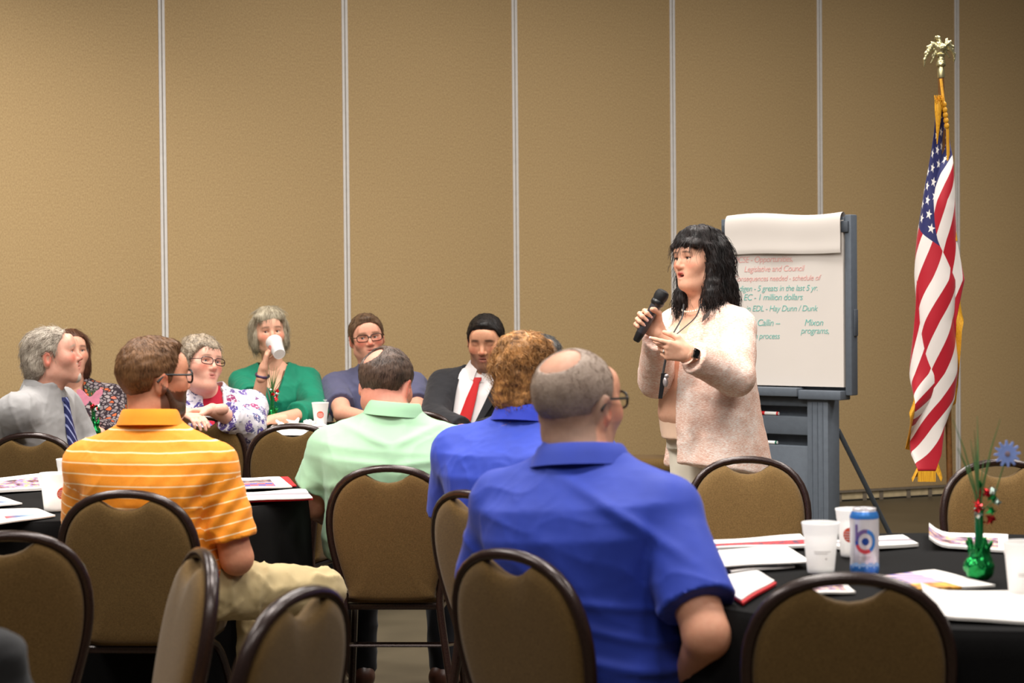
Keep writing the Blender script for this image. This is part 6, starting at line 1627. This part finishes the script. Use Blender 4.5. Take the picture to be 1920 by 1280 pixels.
# ------------------------------------------------------------------ papers on the tables
def paper_mat(kind):
    t = NT('paper_' + kind); uv = t.n('ShaderNodeUVMap').outputs[0]
    sp = t.n('ShaderNodeSeparateXYZ'); t.l(uv, sp.inputs[0]); u, v = sp.outputs[0], sp.outputs[1]; M = t.math
    white = lin(236, 230, 224); c = white
    if kind in ('text', 'chart'):
        br = t.n('ShaderNodeTexBrick'); t.l(uv, br.inputs[0]); br.inputs['Scale'].default_value = 4.0; br.inputs['Row Height'].default_value = 0.11; br.inputs['Brick Width'].default_value = 0.9; br.inputs['Mortar Size'].default_value = 0.035
        br.inputs['Color1'].default_value = (*lin(214, 208, 206), 1); br.inputs['Color2'].default_value = (*lin(224, 218, 214), 1); br.inputs['Mortar'].default_value = (*white, 1)
        c = br.outputs[0]
        if kind == 'chart':
            m = M('MULTIPLY', M('LESS_THAN', M('ABSOLUTE', M('SUBTRACT', u, 0.55)), 0.22), M('LESS_THAN', M('ABSOLUTE', M('SUBTRACT', v, 0.3)), 0.1)); c = t.mix(m, c, t.ramp(u, [(0.35, lin(176, 80, 84)), (0.5, lin(90, 110, 150)), (0.7, lin(150, 170, 180))]))
    elif kind == 'magazine':
        n = t.noise(uv, 5, 3, 0.6); c = t.ramp(n, [(0.36, lin(60, 44, 52)), (0.44, lin(150, 100, 96)), (0.5, lin(132, 130, 186)), (0.56, lin(226, 170, 84)), (0.64, lin(222, 206, 202))])
        c = t.mix(M('GREATER_THAN', M('ABSOLUTE', M('SUBTRACT', v, 0.42)), 0.3), c, white); c = t.mix(M('GREATER_THAN', u, 0.88), c, white)
    elif kind == 'brochure':
        ck = t.n('ShaderNodeTexChecker'); t.l(uv, ck.inputs[0]); ck.inputs['Scale'].default_value = 7; ck.inputs['Color1'].default_value = (*lin(216, 90, 92), 1); ck.inputs['Color2'].default_value = (*lin(74, 84, 150), 1)
        blk = M('MULTIPLY', M('LESS_THAN', v, 0.45), M('GREATER_THAN', v, 0.1)); top = M('MULTIPLY', M('LESS_THAN', v, 0.75), M('GREATER_THAN', v, 0.47))
        n = t.noise(uv, 9, 2); c = t.mix(blk, white, ck.outputs[0]); c = t.mix(top, c, t.ramp(n, [(0.4, lin(70, 60, 80)), (0.6, lin(146, 120, 110))])); c = t.mix(M('GREATER_THAN', u, 0.74), c, white)
    elif kind == 'red_band':
        m = M('MULTIPLY', M('LESS_THAN', v, 0.5), M('GREATER_THAN', v, 0.12)); n = t.noise(uv, 14, 2); c = t.mix(m, white, t.ramp(n, [(0.42, lin(70, 60, 84)), (0.5, lin(178, 30, 36)), (0.62, lin(206, 62, 62))]))
    elif kind == 'stripes':
        w = t.n('ShaderNodeTexWave'); w.bands_direction = 'DIAGONAL'; t.l(uv, w.inputs[0]); w.inputs['Scale'].default_value = 3.2
        c = t.ramp(w.outputs['Fac'], [(0.3, lin(110, 112, 186)), (0.55, lin(222, 130, 122)), (0.8, lin(232, 214, 210))]); c = t.mix(M('LESS_THAN', v, 0.32), c, t.ramp(t.noise(uv, 6, 2), [(0.4, lin(150, 84, 60)), (0.55, lin(240, 176, 70))])); c = t.mix(M('GREATER_THAN', u, 0.66), c, white)
    elif kind == 'grey_band':
        m = M('LESS_THAN', M('ABSOLUTE', M('SUBTRACT', M('ADD', v, M('MULTIPLY', u, 0.3)), 0.72)), 0.12); c = t.mix(m, white, lin(150, 142, 148))
    elif kind == 'red': c = lin(196, 24, 34)
    t.set(c, 0.55, 0, 0.35); return t.m
PM = {k: paper_mat(k) for k in ('plain', 'text', 'chart', 'magazine', 'brochure', 'red_band', 'stripes', 'grey_band', 'red')}
def sheet(corners, kind, name, label, z0=0.0, thick=0.003, curl=0.0, wave=0.002, seed=0):
    """corners: image points of the sheet on the table, order far-left, far-right, near-right, near-left"""
    Q = [WZ(px, py, TZ + z0) for px, py in corners]; c0 = sum(Q) / 4; n = 12; vs = []; uvs = []
    rng = np.random.RandomState(seed); ph = rng.rand(3) * 6
    for th in (thick, 0.0):
        for i in range(n + 1):
            for k in range(n + 1):
                u, v = k / n, 1 - i / n
                p = Q[3] * (1 - u) * (1 - v) + Q[2] * u * (1 - v) + Q[1] * u * v + Q[0] * (1 - u) * v - c0
                up_ = wave * (1 + math.sin(u * 5 + ph[0]) * math.sin(v * 4 + ph[1])) + curl * max(0, 0.25 - u) ** 2 * 16 * 0.0625 * 16
                vs.append((p[0], p[1], th + up_)); uvs.append((u, v))
    N = (n + 1) ** 2; fs = []
    for b, fl in ((0, False), (N, True)):
        for i in range(n):
            for k in range(n):
                q = (b + i * (n + 1) + k, b + (i + 1) * (n + 1) + k, b + (i + 1) * (n + 1) + k + 1, b + i * (n + 1) + k + 1); fs.append(q[::-1] if fl else q)
    rim = [k for k in range(n + 1)] + [i * (n + 1) + n for i in range(1, n + 1)] + [n * (n + 1) + k for k in range(n - 1, -1, -1)] + [i * (n + 1) for i in range(n - 1, 0, -1)]
    for a, b in zip(rim, rim[1:] + rim[:1]): fs.append((a, b, b + N, a + N))
    me = bpy.data.meshes.new(name); me.from_pydata(vs, [], fs); uvl = me.uv_layers.new(name='UVMap')
    for l in me.loops: uvl.data[l.index].uv = uvs[l.vertex_index]
    me.polygons.foreach_set('use_smooth', [True] * len(me.polygons)); me.set_sharp_from_angle(angle=rad(40)); me.update()
    o = link(name, me, PM[kind], None, c0); tag(o, label, 'paper', 'papers and magazines on the tables'); return o
sheet([(1335, 1017), (1500, 1007), (1520, 1026), (1315, 1034)], 'red_band', 'magazine', 'magazine with red printed band lying left behind the foam cup', 0.004, 0.006)
sheet([(1308, 1036), (1470, 1026), (1522, 1054), (1326, 1068)], 'plain', 'paper_sheet', 'bright white sheet on the right table next to the blue polo man', 0.012, 0.003)
sheet([(1352, 1062), (1470, 1056), (1490, 1064), (1372, 1076)], 'chart', 'booklet', 'thin grey booklet sticking out from under the bright white sheet', 0.0, 0.004)
sheet([(1320, 1084), (1420, 1074), (1452, 1090), (1390, 1128)], 'plain', 'paper_sheet', 'white sheet on the red folder at the near left of the right table', 0.006, 0.003)
sheet([(1322, 1088), (1425, 1080), (1456, 1096), (1393, 1136)], 'red', 'folder', 'red folder under a white sheet on the right table', 0.0, 0.005)
sheet([(1530, 1020), (1692, 1010), (1722, 1024), (1590, 1036)], 'grey_band', 'magazine', 'white magazine with curled corner right of the drink can', 0.0, 0.008)
sheet([(1742, 1000), (1890, 1008), (1890, 1036), (1742, 1028)], 'magazine', 'magazine', 'photo magazine with curled left edge behind the green centerpiece', 0.0, 0.006, 0.022)
sheet([(1618, 1086), (1752, 1074), (1866, 1100), (1680, 1114)], 'stripes', 'magazine', 'colourful striped magazine in front of the green centerpiece', 0.0, 0.005)
sheet([(1726, 1110), (1940, 1116), (1960, 1172), (1742, 1164)], 'text', 'open_booklet', 'open booklet of printed text at the near right table edge', 0.0, 0.006, 0.014)
sheet([(1500, 1094), (1580, 1096), (1604, 1112), (1516, 1118)], 'magazine', 'magazine', 'magazine glimpsed through the hand hold of the near right chair', 0.0, 0.004)
sheet([(-40, 903), (84, 892), (90, 918), (-30, 928)], 'magazine', 'magazine', 'photo magazine behind the foam cup on the left table', 0.0, 0.008)
sheet([(-40, 934), (0, 934), (42, 945), (-20, 954)], 'chart', 'booklet', 'pointed corner of a blue printed sheet at the left edge', 0.0, 0.004)
sheet([(-40, 956), (70, 957), (104, 968), (-30, 990)], 'chart', 'paper_sheet', 'white sheet with colour chart at the near left table edge', 0.0, 0.004)
sheet([(440, 898), (524, 897), (548, 914), (440, 920)], 'brochure', 'brochure', 'brochure with red and blue boxes right of the orange polo man', 0.004, 0.004)
sheet([(500, 897), (540, 897), (556, 912), (500, 915)], 'red', 'folder', 'red folder peeking out behind the red and blue brochure', 0.0, 0.004)
sheet([(440, 926), (572, 919), (586, 934), (440, 942)], 'grey_band', 'paper_sheet', 'white sheet with a grey band hanging at the right table edge', 0.010, 0.003)
sheet([(440, 930), (574, 923), (587, 937), (440, 946)], 'red', 'folder', 'red folder under the grey banded sheet at the table edge', 0.002, 0.005)
sheet([(512, 797), (580, 795), (594, 803), (505, 805)], 'plain', 'paper_sheet', 'white papers in front of the woman in the green top', 0.0, 0.004)
sheet([(560, 800), (606, 797), (628, 806), (566, 811)], 'grey_band', 'booklet', 'grey booklet by the cups on the far table', 0.0, 0.006)
sheet([(480, 806), (560, 806), (590, 816), (488, 818)], 'plain', 'paper_sheet', 'white sheet at the near edge of the far table', 0.0, 0.003)
def napkin(px, py, r, seed, label):
    c = WZ(px, py, TZ); pr = []; rng = np.random.RandomState(seed)
    for k in range(7):
        a = rng.rand() * 6.28; d = np.array([math.cos(a), math.sin(a), 0]) * r * (0.3 + 0.6 * rng.rand()); pr.append(cone(up(0.012), d + up(0.01 + rng.rand() * 0.04), 0.012, 0.006, 0.01))
    pr.append(planecut((0, 0, 0.001), (0, 0, -1.0), LO, HI)); v, f = sdf_mesh(pr, 0.005); v = v + vnormals(v, f) * (0.004 * wav(v, seed, 160))[:, None]; v[:, 2] = np.maximum(v[:, 2], 0.0005)
    tag(link('paper_napkin', mesh_np('paper_napkin', v, [f]), plain('napkin_white', (236, 230, 224), 0.9, 0, 0.02), None, c), label, 'napkin', 'crumpled napkins')
napkin(552, 800, 0.07, 1, 'large crumpled white napkin on the far table in front of the green top')
napkin(580, 799, 0.05, 2, 'smaller crumpled napkin left of the far table\'s foam cups')
napkin(532, 806, 0.04, 3, 'crumpled napkin by the hand on the far table')

# ------------------------------------------------------------------ table centerpieces
def foil(name, rgb): return plain(name, rgb, 0.18, 0.75, 0.35, 60, 0.6, 0.5, 120)
M_gfoil = foil('green_foil', (10, 130, 60)); M_rfoil = foil('red_foil', (196, 30, 40)); M_sfoil = foil('silver_foil', (190, 210, 200)); M_leaf = plain('grass_green', (70, 112, 58), 0.6); M_ggl = plain('green_glass', (10, 96, 48), 0.12, 0.1)
def centerpiece(loc, H, topper, label, seed):
    root = empty('table_centerpiece', loc); tag(root, label, 'centerpiece', 'green foil table centerpieces'); rng = np.random.RandomState(seed)
    pr = [ell((0, 0, 0.03), (0.033, 0.033, 0.034), None, 0.01), cone((0, 0, 0.05), (0, 0, 0.075), 0.015, 0.012, 0.02)]
    for k in range(9):
        a = k * 0.7; pr.append(cone((0.015 * math.cos(a), 0.015 * math.sin(a), 0.06), (0.028 * math.cos(a), 0.028 * math.sin(a), 0.088 + 0.012 * (k % 2)), 0.007, 0.003, 0.006))
    pr.append(planecut((0, 0, 0.001), (0, 0, -1.0), LO, HI)); v, f = sdf_mesh(pr, 0.0035); v = v + vnormals(v, f) * (0.0035 * np.sign(wav(v, seed, 180)) * np.abs(wav(v, seed, 180)) ** 0.6)[:, None]; v[:, 2] = np.maximum(v[:, 2], 0.0003)
    link('foil_wrap', mesh_np('foil_wrap', v, [f]), M_gfoil, root)
    m = MB(); m.lathe([(0.012, 0.07), (0.0095, 0.10), (0.010, 0.15), (0.0125, 0.165), (0.011, 0.166), (0.008, 0.15), (0.0, 0.15)], 14); m.build('bud_vase', M_ggl, root)
    for k in range(14):
        a = rng.rand() * 6.28; tx = math.cos(a) * (0.015 + 0.05 * rng.rand()); ty = math.sin(a) * 0.04; h = H * (0.75 + 0.3 * rng.rand()); w = 0.0016
        pts = [(tx * q ** 1.6 , ty * q ** 1.6, 0.14 + (h - 0.14) * q) for q in (0, 0.35, 0.7, 1.0)]
        m = MB(); m.tube(pts, [w * 1.2, w * 1.2, w, w * 0.3], 5); m.build('grass_blade', M_leaf, root)
    for k in range(12):
        z = 0.13 + (H * 0.62 - 0.13) * k / 12 + 0.01 * rng.rand(); a = rng.rand() * 6.28; rr = 0.012 + 0.02 * rng.rand(); c = np.array([0.012 + rr * math.cos(a), -0.012 + rr * math.sin(a), z]); mt = (M_rfoil, M_rfoil, M_sfoil, M_gfoil)[k % 4]
        pts = []; fs = []
        for q in range(10):
            b = q * math.pi / 5; r_ = 0.013 if q % 2 == 0 else 0.006; d = rng.normal(size=3) * 0.002; pts.append(c + np.array([math.cos(b) * r_, -0.003 * (q % 2), math.sin(b) * r_]) + d)
        pts += [c + np.array([0, -0.006, 0]), c + np.array([0, 0.006, 0])]; fs = [(q, (q + 1) % 10, 10) for q in range(10)] + [((q + 1) % 10, q, 11) for q in range(10)]
        m = MB(); m.add(pts, fs); m.build('foil_star', mt, root, smooth=False)
    if topper == 'daisy':
        c = np.array([0.062, -0.01, H * 0.80]); m = MB(); m.tube([(0, 0, 0.15), (0.03, -0.005, H * 0.5), tuple(c)], 0.0015, 5); m.build('pick_stick', M_leaf, root)
        poly = []
        for k in range(48):
            a = 2 * math.pi * k / 48; r_ = 0.030 if (k % 4) < 2 else 0.020; poly.append((c[0] + r_ * math.cos(a), c[2] + r_ * math.sin(a)))
        m = MB(); m.prism(poly, c[1] - 0.002, c[1] + 0.002); dz = m.build('daisy_cutout', plain('foam_blue', (136, 160, 226), 0.7), root)
        m = MB(); m.lathe([(0.006, -0.001), (0.006, 0.002), (0.0, 0.003)], 14, (c[0], c[1] - 0.002, c[2]), (0, -1, 0)); m.build('daisy_centre', plain('foam_tan', (140, 120, 130), 0.7), dz)
    elif topper == 'butterfly':
        c = np.array([-0.01, -0.03, H * 0.72]); m = MB(); m.tube([(0, 0, 0.15), (0, -0.01, H * 0.4), tuple(c)], 0.0015, 5); m.build('pick_stick', M_leaf, root)
        half = [(0, -0.012), (0.02, -0.035), (0.042, -0.03), (0.048, -0.008), (0.044, 0.0), (0.06, 0.018), (0.062, 0.038), (0.05, 0.044), (0.03, 0.034), (0.012, 0.012), (0, 0.006)]
        poly = [(c[0] + x, c[2] + z) for x, z in half] + [(c[0] - x, c[2] + z) for x, z in half[::-1][1:-1]]
        m = MB(); m.prism(poly, c[1] - 0.002, c[1] + 0.002); m.build('butterfly_cutout', plain('foam_pink', (240, 150, 172), 0.7), root)
    return root
centerpiece(WZ(1836, 1088, TZ), 0.36, 'daisy', 'green foil centerpiece with blue foam daisy on the right table', 3)
centerpiece(W(511, 790, 10.3) * np.array([1, 1, 0]) + up(TZ), 0.31, None, 'green and red foil centerpiece in front of the green top woman', 5)
centerpiece(W(176, 818, 9.4) * np.array([1, 1, 0]) + up(TZ), 0.27, 'butterfly', 'foil centerpiece with pink butterfly beside the grey shirt man', 7)

# ------------------------------------------------------------------ dark jacket over a chair at the lower left corner
jc = place_chair(-205, 3.35, -4, 'chair under a dark jacket, cut off by the lower left corner')
pr = [cone(jc + np.array([-0.15, -0.28, 0.80]), jc + np.array([0.15, -0.28, 0.80]), 0.05, 0.05, 0.05), loft(jc + np.array([0, -0.27, 0.44]), jc + np.array([0, -0.285, 0.85]), (1, 0, 0), (1, 0, 0), [(0, .17, .05, 0), (.4, .205, .055, 0), (.75, .215, .055, 0), (.95, .17, .045, 0), (1.0, .1, .03, 0)], 0.012)]
v, f = sdf_mesh(pr, 0.009); v = folds(v, f, 0.006, 40, 5); tag(link('jacket', mesh_np('jacket', v - jc, [f]), cloth('jacket_charcoal', (38, 37, 38), 0.85), None, jc), 'dark charcoal jacket draped over a chair back in the lower left corner', 'jacket')
